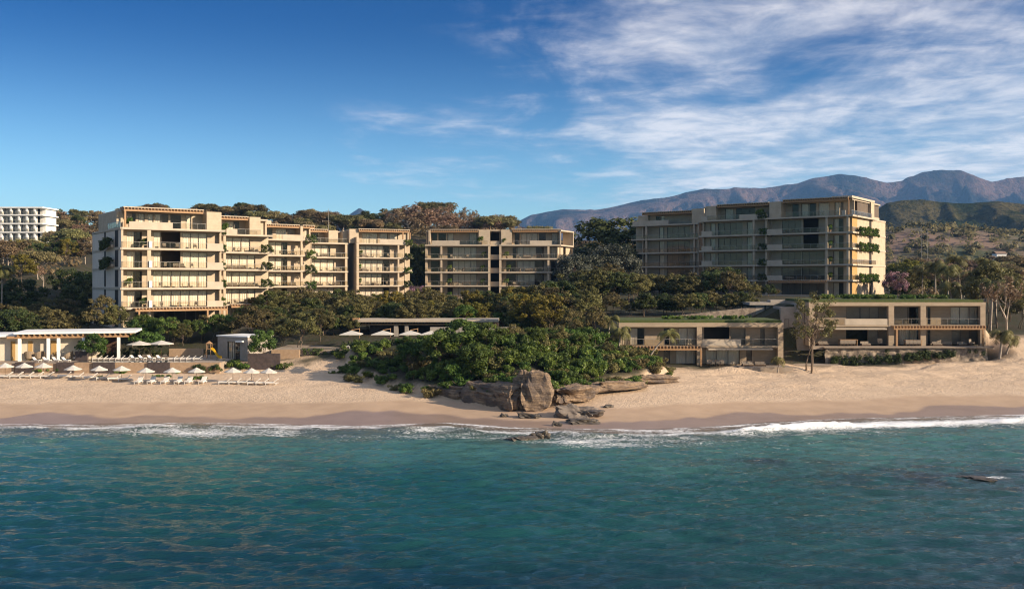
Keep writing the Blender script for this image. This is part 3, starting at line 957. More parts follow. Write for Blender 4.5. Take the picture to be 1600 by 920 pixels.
# ---- thicket between the pools and the towers
TOPS = [(0, 470), (60, 462), (120, 470), (140, 478), (200, 470), (235, 498), (350, 492), (375, 464), (420, 456), (470, 451), (540, 455), (600, 459), (650, 450), (700, 456), (760, 454), (830, 444), (860, 442), (890, 426), (940, 412), (985, 418), (1000, 424), (1060, 424), (1100, 426), (1140, 415), (1190, 438), (1210, 450)]
names = {0: ('olive_tree', K_OLIVE), 1: ('evergreen_tree', K_DENSE), 2: ('yellow_green_tree', K_YELLOW), 3: ('bright_green_tree', K_BRIGHT)}
def region(px):
    if px < 140: return 'behind the beach pavilion'
    if px < 365: return 'before the ground floor of the sunlit corner block'
    if px < 560: return 'before the stepped middle of the sunlit apartment block'
    if px < 700: return 'before the right end of the sunlit block'
    if px < 880: return 'before the small shaded apartment block in the centre'
    if px < 1000: return 'between the central block and the right tower'
    return 'on the bank below the shaded right tower'
def thick(px, D, yt, ksel, wide=1.0):
    nm, kd = names[ksel]
    tone = {0: 'olive brown rounded', 1: 'dark dense', 2: 'yellow green', 3: 'bright green'}[ksel]
    size = 'taller' if D > 178 else 'lower'
    ground_tree(kd, nm, f'{size} {tone} tree {region(px)}', px, D, yt, f'{tone} trees {region(px)}, {size} row', wide * 1.22)

for px in np.arange(-10, 140, 12.0):              # left thicket
    thick(px + TR.normal() * 4, TR.uniform(172, 186), py_top(px, TOPS) + TR.uniform(0, 16), int(TR.choice([0, 0, 1])))
for px in np.arange(-6, 150, 13.0):
    thick(px + TR.normal() * 4, TR.uniform(158, 166), TR.uniform(480, 498), int(TR.choice([0, 1, 0])))
for px in (118, 127, 134, 140):
    thick(px, TR.uniform(186, 200), TR.uniform(428, 452), int(TR.choice([0, 1])), .8)
for px in (160, 178):
    thick(px, 160.5, 466 if px == 160 else 480, 0, .8)
for px in np.arange(214, 360, 12.0):
    thick(px + TR.normal() * 3, TR.uniform(157, 161), TR.uniform(492, 508), int(TR.choice([3, 0, 3])), .85)
for px in np.arange(372, 880, 12.0):
    thick(px + TR.normal() * 5, TR.uniform(184, 205), py_top(px, TOPS) + TR.uniform(0, 12), int(TR.choice([0, 0, 0, 1, 2])))
for px in np.arange(365, 880, 11.5):
    thick(px + TR.normal() * 5, TR.uniform(170, 180), py_top(px, TOPS) + TR.uniform(14, 30), int(TR.choice([0, 0, 1, 2] if px > 640 else [0, 0, 1])))
for px in np.arange(430, 900, 13.0):
    if 548 < px < 800:
        D, yt, c = TR.uniform(170, 175), TR.uniform(488, 497), [0, 3]
    else:
        D, yt, c = TR.uniform(160, 167), TR.uniform(484, 500), [0, 1]
    thick(px + TR.normal() * 5, D, yt, int(TR.choice(c)))
for px, D, yt, k_, wd in ((830, 160, 462, 2, 1.0), (858, 158, 466, 2, 1.0), (726, 171, 478, 3, .8), (470, 152, 492, 0, 1.0), (440, 154, 500, 0, .9), (392, 158, 482, 0, 1), (500, 158, 485, 0, 1.0)):
    thick(px, D, yt, k_, wd)
for px in np.arange(880, 1000, 11.0):
    thick(px + TR.normal() * 4, TR.uniform(188, 206), py_top(px, TOPS) + TR.uniform(0, 14), int(TR.choice([1, 0])))
for px in np.arange(885, 1010, 12.0):
    thick(px + TR.normal() * 4, TR.uniform(170, 182), TR.uniform(455, 478), int(TR.choice([0, 1])))
for px in np.arange(1000, 1215, 10.0):
    thick(px + TR.normal() * 3, TR.uniform(190, 203), py_top(px, TOPS) + TR.uniform(0, 12), int(TR.choice([0, 0, 1])), 1.05)
for px in np.arange(1000, 1190, 11.0):
    thick(px + TR.normal() * 3, TR.uniform(178, 186), TR.uniform(454, 468), 0)
for px in np.arange(1004, 1180, 13.0):
    thick(px + TR.normal() * 3, TR.uniform(169.5, 174), TR.uniform(456, 470), int(TR.choice([0, 0, 1])))
ground_tree(K_SILVER, 'silver_tree', 'big dark spreading tree with silvery topmost leaves left of the shaded right tower', 962, 221, 388, None, 1.15)
ground_tree(K_SILVER, 'silver_tree', 'broad dark tree with pale leaf tips at the right end of the central block', 905, 212, 402, None, 1.1)
ground_tree(K_DENSE, 'evergreen_tree', 'tall dark tree overlapping the left end of the shaded right tower', 955, 262, 350, None, 1.5)
ground_tree(K_FLOWER, 'blossom_tree', 'small tree with mauve blossom between the sunlit block and the central block', 655, 207, 450, None, 1.0)
ground_tree(K_FLOWER, 'blossom_tree', 'tree with pink blossom right of the bright end wall of the right tower', 1404, 214, 428, None, 1.0)
# named single trees
ground_tree(K_BRIGHT, 'bright_green_tree', 'small round green tree between the two pool parasols and the pavilion roof', 232, 150, 521, None, 1.15)
ground_tree(K_BRIGHT, 'bright_green_tree', 'small multi-stemmed tree in front of the bright side of the pool hut', 411, 143, 519, None, .95)
ground_tree(K_BRIGHT, 'bright_green_tree', 'small tree growing at the right half of the beach pavilion, under its roof edge', 145, 145, 524, None, 1.0)
ground_tree(K_BRIGHT, 'bright_green_tree', 'tree rising bright green above the headland bushes before the long low grey wall', 722, 131, 503, None, 1.3)
for px in np.arange(436, 560, 11.0):
    thick(px + TR.normal() * 3, TR.uniform(164.5, 168) if px < 470 else TR.uniform(163.2, 167), TR.uniform(488, 508), int(TR.choice([0, 1, 3])), .8)
for px, yt in ((648, 392), (656, 388), (664, 400), (652, 420)):
    ground_tree(K_DENSE, 'evergreen_tree', 'dark tree filling the narrow gap between the sunlit block and the central block', px, 262 + (px % 5), yt, 'dark trees between the sunlit and central blocks', .7)
ground_tree(K_OLIVE, 'olive_tree', 'grey green tree on the right shoulder of the headland beside the palms', 930, 145, 482, None, .95)
ground_tree(K_OLIVE, 'olive_tree', 'sparse tree on the right shoulder of the headland, left of the grey green one', 893, 150, 486, None, .9)
# two slender trunks before the right villa
tt_, tc_ = tree_proto(520, 12, 3.4, 3.2, 52, 55, .15, L_OLIVE, M_TRUNK, tr=.16, nstem=3, clump=.20, nlimb=16)
D = 143.5; x = pxx(1268, D); z = h1(x, D)
o = thing('slender_tree', 'tall airy tree with bare slender stems before the left end of the right villa', 'tree', (x, D, z - .15), .6)
link_mesh('trunk', tt_, o); link_mesh('crown', tc_, o); o.scale = (1.05, 1.05, (pyz(452, D) - z) / 12)

# ---- palms
def palm(px, pybase_D, ytop, lab, seed, lean=0.0, nf=18, L=2.4, cat='palm', base_z=None, tr=.13, rz=0.0, group=None):
    D = pybase_D; x = pxx(px, D); z = h1(x, D) if base_z is None else base_z
    Hh = max(.8, pyz(ytop, D) - z)
    tm, cm = palm_proto(seed, Hh, nf, L, .15, tr, lean)
    o = thing('palm_tree', lab, cat, (x, D, z - .1), rz, group)
    link_mesh('trunk', tm, o); link_mesh('crown', cm, o)
palm(1012, 141.5, 520, 'leaning palm with a slanting pale trunk before the lower villa', 601, .75, 17, 2.3, rz=0.0)
palm(966, 143, 515, 'short full palm at the left end of the lower villa', 602, .05, 20, 2.4)
palm(948, 146, 498, 'palm with thin fronds rising behind the headland bushes, left of the full palm', 603, .1, 15, 2.2)
palm(1215, 142.5, 560, 'little bushy palm at the right corner of the lower villa', 604, .0, 16, 1.7, tr=.1)
palm(1562, 152, 520, 'short bushy palm at the right end of the right villa', 605, .05, 24, 2.6, tr=.2)
palm(1572, 153, 528, 'stubby palm leaning out right beside the bushy one', 606, .3, 18, 2.0, tr=.15)
palm(2, 176, 418, 'palm fronds at the left edge above the wooded slope', 607, .0, 18, 3.2)
pr = np.random.default_rng(5)
for i, (px, D, yt) in enumerate([(1462, 196, 412), (1482, 188, 418), (1503, 205, 404), (1520, 182, 430), (1538, 199, 408), (1556, 178, 424), (1486, 172, 446), (1548, 168, 440), (1442, 208, 420), (1575, 196, 432)]):
    palm(px, D, yt, 'tall palm in the grove behind the right end of the right villa', 620 + i, pr.normal() * .06, 22, 3.4, tr=.17, rz=pr.uniform(0, 6), group='palms behind the right villa')
for i in range(40):
    px = pr.uniform(1395, 1615); D = pr.uniform(196, 300) if px < 1545 else pr.uniform(172, 240)
    kd, nm, lb = ((K_BARE, 'bare_tree', 'thin grey brown tree'), (K_OLIVE, 'olive_tree', 'olive green tree'), (K_OLIVE, 'olive_tree', 'olive green tree'), (K_DENSE, 'evergreen_tree', 'dark green tree'), (K_DRYC, 'dry_tree', 'dry brown-leaved tree'))[i % 5]
    ground_tree(kd, nm, lb + ' among the palms right of the right tower', px, D, pr.uniform(418, 452), lb + 's among the palms', 1.0)
ground_tree(K_DENSE, 'evergreen_tree', 'dark rounded tree just right of the bright end wall of the right tower', 1428, 232, 418, None, 1.35)
ground_tree(K_YELLOW, 'yellow_green_tree', 'yellow green tree above the dark one right of the bright end wall', 1415, 262, 408, None, 1.4)
ground_tree(K_BARE, 'bare_tree', 'tall bare pale-trunked tree at the far right edge above the sand path', 1578, 161, 440, None, .9)
ground_tree(K_OLIVE, 'olive_tree', 'dark leafy tree at the right edge of the beach behind the bushy palms', 1598, 172, 462, None, 1.2)

# ---- hillside trees behind the buildings
ROOF = [(-50, 600), (0, 600), (140, 600), (142, 366), (160, 330), (320, 340), (345, 340), (410, 352), (545, 356), (640, 357), (660, 357), (890, 360), (892, 398), (985, 400), (990, 335), (1090, 322), (1225, 314), (1365, 312), (1384, 345), (1386, 470), (1700, 475)]
hr = np.random.default_rng(12)
kinds = [(K_HILL, 'hill_tree', 'rounded olive green tree'), (K_DRYC, 'dry_tree', 'dry brown-leaved tree'), (K_BARE, 'bare_tree', 'leafless pale-branched tree'), (K_DENSE, 'evergreen_tree', 'dark green tree'), (K_YELLOW, 'yellow_green_tree', 'yellow green tree')]
def hill_region(px):
    if px < 140: return 'on the wooded slope left of the sunlit block'
    if px < 620: return 'on the ridge above the roofs of the sunlit block'
    if px < 900: return 'on the brown ridge above the central block'
    if px < 1000: return 'on the slope between central block and right tower'
    if px < 1200: return 'showing above the roof of the right tower'
    return 'on the flat land right of the right tower'
spots = []
tries = 0
while len(spots) < 285 and tries < 9000:
    tries += 1
    D = 172 + 250 * hr.random() ** 0.75
    px = hr.uniform(-20, 1620)
    x = pxx(px, D)
    if px > 150 and D < 262: continue
    if px > 1380 and D < 250: continue
    if 170 < D < 205 and px > 130: continue
    z = h1(x, D)
    hgt = hr.uniform(5.0, 8.5) * (1.35 if 620 < px < 800 else 1.0)
    yt = HOR - (z + hgt - CAMZ) * FPX / D
    if yt > py_top(px, ROOF) + 3: continue
    if -20 < px < 75 and 300 < D < 345: continue
    if px < 80 and D < 345 and yt < 371: continue
    if any((x - a) ** 2 + (D - b) ** 2 < 9.0 * (1 if D > 260 else .7) for a, b in spots): continue
    spots.append((x, D))
    if 600 < px < 900: kk = hr.choice([0, 1, 1, 2, 2, 1])
    elif px >= 1200: kk = hr.choice([0, 0, 1, 3])
    elif px < 140 and D < 300: kk = hr.choice([0, 0, 3, 4, 2])
    else: kk = hr.choice([0, 0, 0, 3, 1])
    kd, nm, lb = kinds[kk]
    reg = hill_region(px)
    kd.place(nm, f'{lb} {reg}', x, D, z - .3, hgt, hr, f'{lb}s {reg}', 1.15)
# the rest of the wood, farther or hidden among the others, as one mass
C = []; rr = []
tries = 0
while len(C) < 2100 and tries < 20000:
    tries += 1
    D = 200 + 330 * hr.random() ** .6
    px = hr.uniform(-150, 1750); x = pxx(px, D)
    if px > 140 and D < 275: continue
    if px > 1380 and D < 300: continue
    if px < 80 and 295 < D < 360: continue
    z = h1(x, D)
    C.append((x, D, z + hr.uniform(.8, 2.6) + (hr.uniform(0, 2) if D > 330 else 0))); rr.append(hr.uniform(1.7, 3.4))
fm_ = leaf_mesh('hill_woodland', 991, C, rr, 95, .42, L_HILL, flat=.62, up=.8)
props(link_mesh('hill_woodland', fm_), 'olive and brown woodland covering the hillside behind the buildings', None, None, 'stuff')
C = []; rr = []
for _ in range(2600):
    D = 520 + 900 * hr.random() ** 1.3
    px = hr.uniform(700, 1750); x = pxx(px, D); z = h1(x, D)
    C.append((x, D, z + 2)); rr.append(hr.uniform(3, 7))
fm_ = leaf_mesh('plain_woodland', 993, C, rr, 26, 1.5, L_HILL, flat=.6)
props(link_mesh('plain_woodland', fm_), 'distant scrub woodland on the flat land before the dark hills', None, None, 'stuff')

# ---- shrubs of the headland
K_SHRUB = [(leaf_mesh('foliage', 700 + i, np.array([[a.normal() * .62, a.normal() * .62, .75 + a.random() * .85] for a in [np.random.default_rng(710 + i)] for _ in range(22)]), .50, 95, .125, [L_SHRUB, L_SHRUB, L_BRIGHT, L_SHRUB, L_OLIVE][i], flat=.85)) for i in range(5)]
K_LOW = [(leaf_mesh('foliage', 740 + i, np.array([[a.normal() * .8, a.normal() * .5, .2 + a.random() * .45] for a in [np.random.default_rng(745 + i)] for _ in range(16)]), .38, 80, .10, L_SHRUB, flat=.8)) for i in range(3)]
def stems(seed):
    rg = np.random.default_rng(seed); mb = MB()
    for _ in range(5):
        e = rg.normal(size=2) * .5
        mb.tube([(0, 0, -.3), (e[0] * .4, e[1] * .4, .6), (e[0], e[1], 1.3)], [.06, .045, .02], 5)
    return mb.mesh('stems', M_TRUNK)
ST = stems(3)
def shrub(x, y, z, s, label, group, low=False, rg=TR, hs=1.0):
    o = thing('shrub', label, 'shrub', (x, y, z), rg.uniform(0, 6.28), group)
    o.scale = (s, s, s * hs)
    link_mesh('foliage', (K_LOW if low else K_SHRUB)[rg.integers(3 if low else 5)], o)
    if not low: link_mesh('stems', ST, o)
    return o
sr = np.random.default_rng(31)
pts = []
tries = 0
while len(pts) < 290 and tries < 20000:
    tries += 1
    x = sr.uniform(-27, 25); y = sr.uniform(113, 151)
    d = float(poly_d(HEAD, np.array([x]), np.array([y]))[0])
    front = y < 122
    if d < ((.25 if x < -1.2 else 1.3) if front else (-.9 if x < -6.5 else -.5)): continue
    if y > 139 and sr.random() < .45: continue
    if any((x - a) ** 2 + (y - b) ** 2 < 1.9 for a, b in pts): continue
    pts.append((x, y))
    z = h1(x, y)
    s = sr.uniform(.62, 1.22) * (0.8 if d < 2 else 1.0) * (1.1 if (124 < y < 136 and -10 < x < 12) else .85)
    side = 'shaded left flank' if x < -9 else ('sunlit right slope' if x > 8 else 'crown above the boulder')
    shrub(x, y, z - .25, s, f'glossy green bush of the headland thicket, on its {side}', f'headland bushes on the {side}', rg=sr)
for i, (px, D, yt, kd) in enumerate([(690, 128.5, 520, K_BRIGHT), (762, 130, 507, K_BRIGHT), (800, 133, 508, K_OLIVE), (838, 131, 512, K_BRIGHT), (872, 134, 510, K_OLIVE), (905, 135, 520, K_BRIGHT), (948, 136, 534, K_OLIVE), (640, 131, 536, K_BRIGHT), (742, 124, 538, K_BRIGHT)]):
    ground_tree(kd, 'bright_green_tree' if kd is K_BRIGHT else 'olive_tree', ('bright green' if kd is K_BRIGHT else 'olive green') + ' small tree rising out of the headland bushes', px, D, yt, ('bright green' if kd is K_BRIGHT else 'olive green') + ' trees among the headland bushes', 1.1)
# low clumps on the sand and along the terraces
low = [(515, 568, .9), (498, 574, .7), (478, 563, 1.0), (460, 560, 1.1), (537, 560, 1.0), (530, 582, .5), (548, 577, 0.6), (520, 583, .45), (452, 553, 1.1), (556, 566, 1.0), (440, 576, 1.1), (430, 570, 1.4), (450, 568, 1.2), (418, 566, 1.2), (490, 555, 1.2), (510, 556, 1.2), (535, 552, 1.2), (570, 556, 1.3)]
def on_ground(px, py):
    D = 130.0
    for _ in range(25):
        x = pxx(px, D); z = h1(x, D); D = .5 * D + .5 * (CAMZ - z) * FPX / (py - HOR)
    return x, D, z
for px, py, s in low:
    x, y, z = on_ground(px, py)
    shrub(x, y, z - .1, s, 'dark low shrub on the sand between the beach parasols and the headland', 'low shrubs left of the headland', True, sr)
for px, py, s in [(12, 578, 1.3), (62, 581, .9), (100, 580, .8), (190, 583, .7), (153, 590, .5), (248, 588, .5), (262, 589, .55), (300, 592, .6), (315, 592, .7), (232, 582, .7), (278, 583, .6), (330, 578, 1.4), (345, 574, 1.5), (318, 576, 1.2), (360, 572, 1.3), (375, 576, 1.2)]:
    x, y, z = on_ground(px, py)
    shrub(x, y, z - .08, s * .9, 'small dark shrub on the sand among the white beach parasols', 'shrubs among the beach parasols', True, sr)
# ================================================================== BUILDINGS
class FrP(Fr):
    def u(s, px, v=0.0):
        """distance along the front at which the photo column px meets the line v"""
        t_ = (px - 800.0) / FPX
        x0 = s.x - v * s.s; y0 = s.y + v * s.c
        return (t_ * y0 - x0) / (s.c - t_ * s.s)
    def v(s, px, u):
        t_ = (px - 800.0) / FPX
        x0 = s.x + u * s.c; y0 = s.y + u * s.s
        return (t_ * y0 - x0) / (-s.s - t_ * s.c)

def frame_at(px, D, deg):
    return FrP(pxx(px, D), D, deg)

def curtain_mesh(F, u0, u1, v, z0, z1):
    n = max(8, int((u1 - u0) * 7))
    r = np.random.default_rng(int(abs(u0 * 97 + z0 * 31)) + 1)
    mb = MB()
    gap = r.uniform(.0, .25) * (u1 - u0) * (r.random() < .12)
    us = np.linspace(u0 + .05, u1 - .05 - gap, n + 1)
    ph = r.random() * 6
    vs_ = [v + .035 * math.sin(i * 2.1 + ph) + .02 * r.normal() for i in range(n + 1)]
    for i in range(n):
        mb.quad(F.w(us[i], vs_[i], z0 + .03), F.w(us[i + 1], vs_[i + 1], z0 + .03), F.w(us[i + 1], vs_[i + 1], z1), F.w(us[i], vs_[i], z1))
    return mb

def window(B, F, u0, u1, v, z0, z1, kind, dark=None):
    """one glazed opening: frame and panes, with a curtain behind as its part"""
    if u1 - u0 < .25: return
    mb = MB()
    fw = .07
    mb.box(u0, u1, v, v + .1, z1 - fw, z1, F); mb.box(u0, u1, v, v + .1, z0, z0 + fw, F)
    n = max(1, int(round((u1 - u0) / 1.7)))
    for i in range(n + 1):
        uu = u0 + (u1 - u0 - fw) * i / n
        mb.box(uu, uu + fw, v + .002, v + .098, z0 + fw, z1 - fw, F)
    for i in range(n):
        a = u0 + fw + (u1 - u0 - fw) * i / n; b = u0 + (u1 - u0 - fw) * (i + 1) / n
        mb.box(a, b, v + .04, v + .06, z0 + fw, z1 - fw, F, 1)
    o = mb.build('window', [M_FRAME, M_GLASS], B)
    if kind == 'c':
        curtain_mesh(F, u0 + .05, u1 - .05, v + .18, z0 + .02, z1 - .05).build('curtain', M_CURT, o, smooth=True)
    elif kind == 'b':
        MB().box(u0 + .05, u1 - .05, v + .35, v + .38, z0 + .02, z1 - .05, F).build('blind', [M_INT], o)
    elif kind == 'h':
        m_ = u0 + (u1 - u0) * .55
        curtain_mesh(F, u0 + .05, m_, v + .18, z0 + .02, z1 - .05).build('curtain', M_CURT, o, smooth=True)
    return o

def bays(B, F, wall, z0, z1, vb, spec, W, vint=6.0, im=1):
    """spec: (px0, px1, type) along the line v=vb; solid wall fills the rest of the front"""
    cur = 0.0
    sp_ = sorted([(max(.0, F.u(a, vb)), min(W, F.u(b, vb)), k) for a, b, k in spec])
    for a, b, k in sp_:
        if a > cur + .02:
            wall.box(cur, a, vb, vb + .3, z0, z1, F)
        if k != 'o':
            window(B, F, a, b, vb + .06, z0, z1 - .25, k)
            wall.box(a, b, vb + .004, vb + .3, z1 - .25, z1, F)
        cur = max(cur, b)
    if cur < W - .02:
        wall.box(cur, W, vb, vb + .3, z0, z1, F)

def rail_glass(B, F, u0, u1, v, z, name='railing', h=1.05, axis_='u', vv=None):
    if u1 - u0 < .15: return
    mb = MB()
    n = max(1, int(round((u1 - u0) / 1.6)))
    def bx(a, b, p, q, c, d, m):
        if axis_ == 'u': mb.box(a, b, v + p, v + q, c, d, F, m)
        else: mb.box(v + p, v + q, a, b, c, d, F, m)
    bx(u0, u1, 0, .05, z + h - .05, z + h, 0)
    for i in range(n + 1):
        c = u0 + (u1 - u0 - .05) * i / n
        bx(c, c + .035, 0.005, .045, z, z + h - .05, 0)
    bx(u0 + .02, u1 - .02, .015, .03, z + .08, z + h - .06, 1)
    return mb.build(name, [M_STEEL, M_RAIL], B)

def pergola(B, F, u0, u1, v0, v1, zt, posts=(), zb=None, sp=.55, roof=True):
    mb = MB()
    mb.box(u0, u1, v0 + .12, v0 + .38, zt - .62, zt - .30, F)
    k = int((u1 - u0) / sp)
    for i in range(k + 1):
        c = u0 + (u1 - u0 - .16) * i / max(1, k)
        mb.box(c, c + .16, v0, v1, zt - .297, zt - .02, F)
    for p in posts:
        mb.box(p - .14, p + .14, v0 + .11, v0 + .39, zb, zt - .622, F)
    o = mb.build('pergola', [M_WOOD], B)
    if roof:
        MB().box(u0 - .1, u1 + .1, v0 + .06, v1, zt, zt + .16, F).build('pergola_roof', [M_SLAB], B)
    return o

HANG = []
for i in range(4):
    rg = np.random.default_rng(900 + i)
    C = [[rg.uniform(-.9, .9), rg.normal() * .16 - .18, rg.uniform(-.15, .35)] for _ in range(14)] + [[rg.uniform(-.95, .95), -.42, -rg.uniform(.1, 1.0)] for _ in range(12)]
    HANG.append(leaf_mesh('trailing_plant', 905 + i, C, .26, 40, .10, L_BRIGHT if i % 2 else L_DENSE, flat=1.0))
PLN = [0]
def planter(B, F, u0, u1, v, z, h=.55, d=.5, mat_=None, plant=True, deg_add=0, scale_z=1.0):
    mb = MB().box(u0, u1, v, v + d, z, z + h, F)
    o = mb.build('planter', mat_ or [M_SLAB], B)
    if plant:
        PLN[0] += 1
        p = link_mesh('trailing_plant', HANG[PLN[0] % 4], o)
        x, y, zz = F.w((u0 + u1) / 2, v + .15, z + h + .05)
        q = B.location
        p.location = (x - q.x, y - q.y, zz - q.z)
        p.rotation_euler = (0, 0, F.a + deg_add)
        s = (u1 - u0) / 1.9 + .1
        p.scale = (s, 1.15, scale_z)
    return o

def section(B, F, W, depth, zs, spec, vb=2.5, dz=0.0, left=True, right=True, vl=0.6, vr=0.6, piers=(), parap=(), railcut=(), slab_end=0.0, wallmat=None, slab_over=0.0, floors=None, intmat=None, pw=.34):
    """floors of open balconies before a glazed front"""
    wall = MB()
    wm = wallmat or M_CONC
    n = len(zs) - 1
    for i in range(n):
        z0 = zs[i] + dz; z1 = zs[i + 1] - .34 + dz
        sp_ = spec(i) if callable(spec) else spec
        bays(B, F, wall, z0, z1, vb, sp_, W)
        wall.box(.3, W - .3, vb + 4.5, depth - .05, z0 + .002, z1 - .002, F, 1)
        if left: wall.box(0, pw, vl, depth - .02, z0, z1, F)
        if right: wall.box(W - pw, W, vr, depth - .02, z0, z1, F)
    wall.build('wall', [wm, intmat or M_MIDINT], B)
    for i in range(1, n + 1):
        z = zs[i] + dz
        mb = MB().box(-slab_over, W + slab_end, 0, vb + 1, z - .34, z, F)
        mb.box(0, W, vb + 1, depth, z - .338, z - .002, F)
        mb.build('floor_slab', [M_SLAB], B)
        if i < n or True:
            cuts = sorted([(F.u(a), F.u(b)) for a, b in parap] + [(F.u(a), F.u(b)) for a, b in railcut])
            if i < n:
                for a, b in parap:
                    MB().box(F.u(a), F.u(b), .06, .24, z, z + 1.0, F).build('parapet', [M_SLAB], B)
                cur = .1 - slab_over
                for a, b in cuts + [(W + slab_end - .1, W + slab_end)]:
                    rail_glass(B, F, cur, min(a, W + slab_end - .1), .1, z)
                    cur = max(cur, b)
    for p, w_ in piers:
        mb = MB()
        for i in range(n):
            if i == 0 and False: continue
            mb.box(F.u(p) - w_ / 2, F.u(p) + w_ / 2, .16, .16 + .45, zs[i] + dz + .001, zs[i + 1] - .34 + dz, F)
        mb.build('pier', [wm], B)

def penthouse(B, F, W, depth, z0, z1, spec, perg=(), blocks=(), parap=(), glass=(), vb=3.6, posts=(), vp=.5, dz=0.0, right=True, left=True, roof_v=2.6, u_lo=0.0, wm=None):
    wall = MB()
    bays(B, F, wall, z0 + dz, z1 - .35 + dz, vb, spec, W)
    wall.box(u_lo + .36, W - .35, vb + 3.5, depth - .4, z0 + dz + .002, z1 - .352 + dz, F, 1)
    if left: wall.box(u_lo, u_lo + .34, vb - .4, depth - .4, z0 + dz, z1 - .35 + dz, F)
    if right: wall.box(W - .34, W, vb - .4, depth - .4, z0 + dz, z1 - .35 + dz, F)
    for a, b, v0, dh in blocks:
        wall.box(F.u(a, v0), F.u(b, v0), v0, vb + 1.2, z0 + dz + .001, z1 + dh + dz, F)
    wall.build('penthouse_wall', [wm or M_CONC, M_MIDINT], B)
    MB().box(u_lo, W, roof_v, depth - .4, z1 - .349 + dz, z1 - .03 + dz, F).build('roof_slab', [M_SLAB], B)
    for a, b in perg:
        pergola(B, F, F.u(a, vp), F.u(b, vp), vp, roof_v + .6, z1 + dz + .12, [F.u(q, vp) for q in posts if a - 3 <= q <= b + 3], z0 + dz)
    for a, b in parap:
        MB().box(F.u(a), F.u(b), .06, .26, z0 + dz + .001, z0 + 1.02 + dz, F).build('parapet', [M_SLAB], B)
    for a, b in glass:
        rail_glass(B, F, F.u(a), F.u(b), .1, z0 + dz)

ZL = [7.9, 11.35, 14.75, 18.2, 21.6, 25.05]
ZT = 28.35
# ---- the sunlit block on the left
F1 = FrP(-66.3, 163, 35); W1 = 17.6
B1 = thing('apartment_building', 'big sunlit stepped apartment block with balconies and roof pergolas', 'apartment block', (-50, 185, 8))
def sp1(i):
    a = [(198, 212, 'c'), (212, 222, 'g')]
    if i == 0: return a + [(240, 322, 'g')]
    if i in (3, 4): return a + [(240, 252, 'c'), (252, 282, 'o'), (285, 324, 'c')]
    return a + [(239, 324, 'c')]
MB().box(-.004, .02, .3, 22.9, 7.5, ZL[-1] - .43, F1).build('end_wall', [M_SIDE], B1)
section(B1, F1, W1, 23, ZL, sp1, vb=2.5, vl=.25, right=True, vr=1.6, piers=((233.5, .62),), parap=((324, 349),), railcut=((231, 236),))
penthouse(B1, F1, W1, 21, ZL[-1], ZT, [(206, 212, 'g'), (216, 226, 'c'), (231, 240, 'c'), (242, 252, 'c'), (252, 263, 'g'), (266, 283, 'g'), (290, 299, 'c')], perg=((194, 318),), blocks=((323, 346, .9, -.05),), parap=((202, 270),), glass=((270, 322),), posts=(196,), u_lo=.6)
for i in (1, 2, 3, 4):                              # white planter blocks by the pier
    planter(B1, F1, F1.u(233), F1.u(237.5), -.12, ZL[i] + .001, 1.15, .26, [M_PAINT], plant=False)
# left end wall: joints, slit windows, planters (local +u points away from the wall face)
for i in range(0, 5):
    z0, z1 = ZL[i], ZL[i + 1] - .34
    mb = MB(); mb.box(-.06, -.02, 2.2, 4.6, z0 + .1, z1, F1, 0); mb.box(-.075, -.062, 2.3, 4.5, z0 + .2, z1 - .1, F1, 1)
    mb.build('window', [M_FRAME, M_DARKINT], B1)
    mb = MB(); mb.box(-.06, -.02, 11.6, 12.8, z0 + .1, z1, F1, 0); mb.box(-.075, -.062, 11.7, 12.7, z0 + .2, z1 - .1, F1, 1)
    mb.build('window', [M_FRAME, M_DARKINT], B1)
    MB().box(-.16, -.0, .05, 22.6, z1 + .003, z1 + .337, F1).build('slab_edge', [M_SLAB], B1)
    if i in (3, 4):
        mb = MB().box(-.62, -.18, 5.0, 10.8, z0 + .15, z0 + .65, F1)
        pl = mb.build('planter', [M_SLAB], B1)
        for vv in (6.0, 7.6, 9.2, 10.4):
            PLN[0] += 1
            p = link_mesh('trailing_plant', HANG[(PLN[0] % 2) * 2], pl)
            x, y, zz = F1.w(-.5, vv, z0 + .9 + (10.4 - vv) * .12)
            p.location = (x + 50, y - 185, zz - 8); p.rotation_euler = (0, 0, F1.a - math.pi / 2); p.scale = (1.1, 1.3, 1.15)
rail_glass(B1, F1, .3, 10.0, -.1, ZL[-1], axis_='v')
pergola(B1, F1, F1.u(212, -1.6), F1.u(356, -1.6), -1.6, .0, ZL[1] - .05, [F1.u(p, -1.6) for p in (218, 325, 347, 355)], ZL[0], roof=False)

F2 = frame_at(337, 186, 35); W2 = F2.u(426)
section(B1, F2, W2, 22, ZL, lambda i: [(350, 391, 'c')] if i == 4 else [(350, 399, 'c')], vb=2.4, dz=.012, left=True, vl=.8, right=True, vr=2.6, piers=((351.5, .5),), railcut=((340, 352), (409, 427)), parap=())
penthouse(B1, F2, W2, 19, ZL[-1], ZT, [(352, 366, 'c'), (366, 374, 'g')], perg=((345, 388),), blocks=((390, 407, .9, .25),), parap=((354, 371),), glass=((372, 408),), dz=.012)
for i in range(1, 6):
    z = ZL[i] + .014
    planter(B1, F2, F2.u(341), F2.u(352), -.05, z, .95, .5)
    if i < 5:
        planter(B1, F2, F2.u(409), F2.u(425), -.05, z, 1.0, .55)
F3 = frame_at(402, 208, 35); W3 = F3.u(494)
section(B1, F3, W3, 22, ZL, [(410, 441, 'c'), (441, 449, 'g')], vb=2.4, dz=.024, vl=.8, vr=2.4, piers=((472, .5),), railcut=((477, 493),))
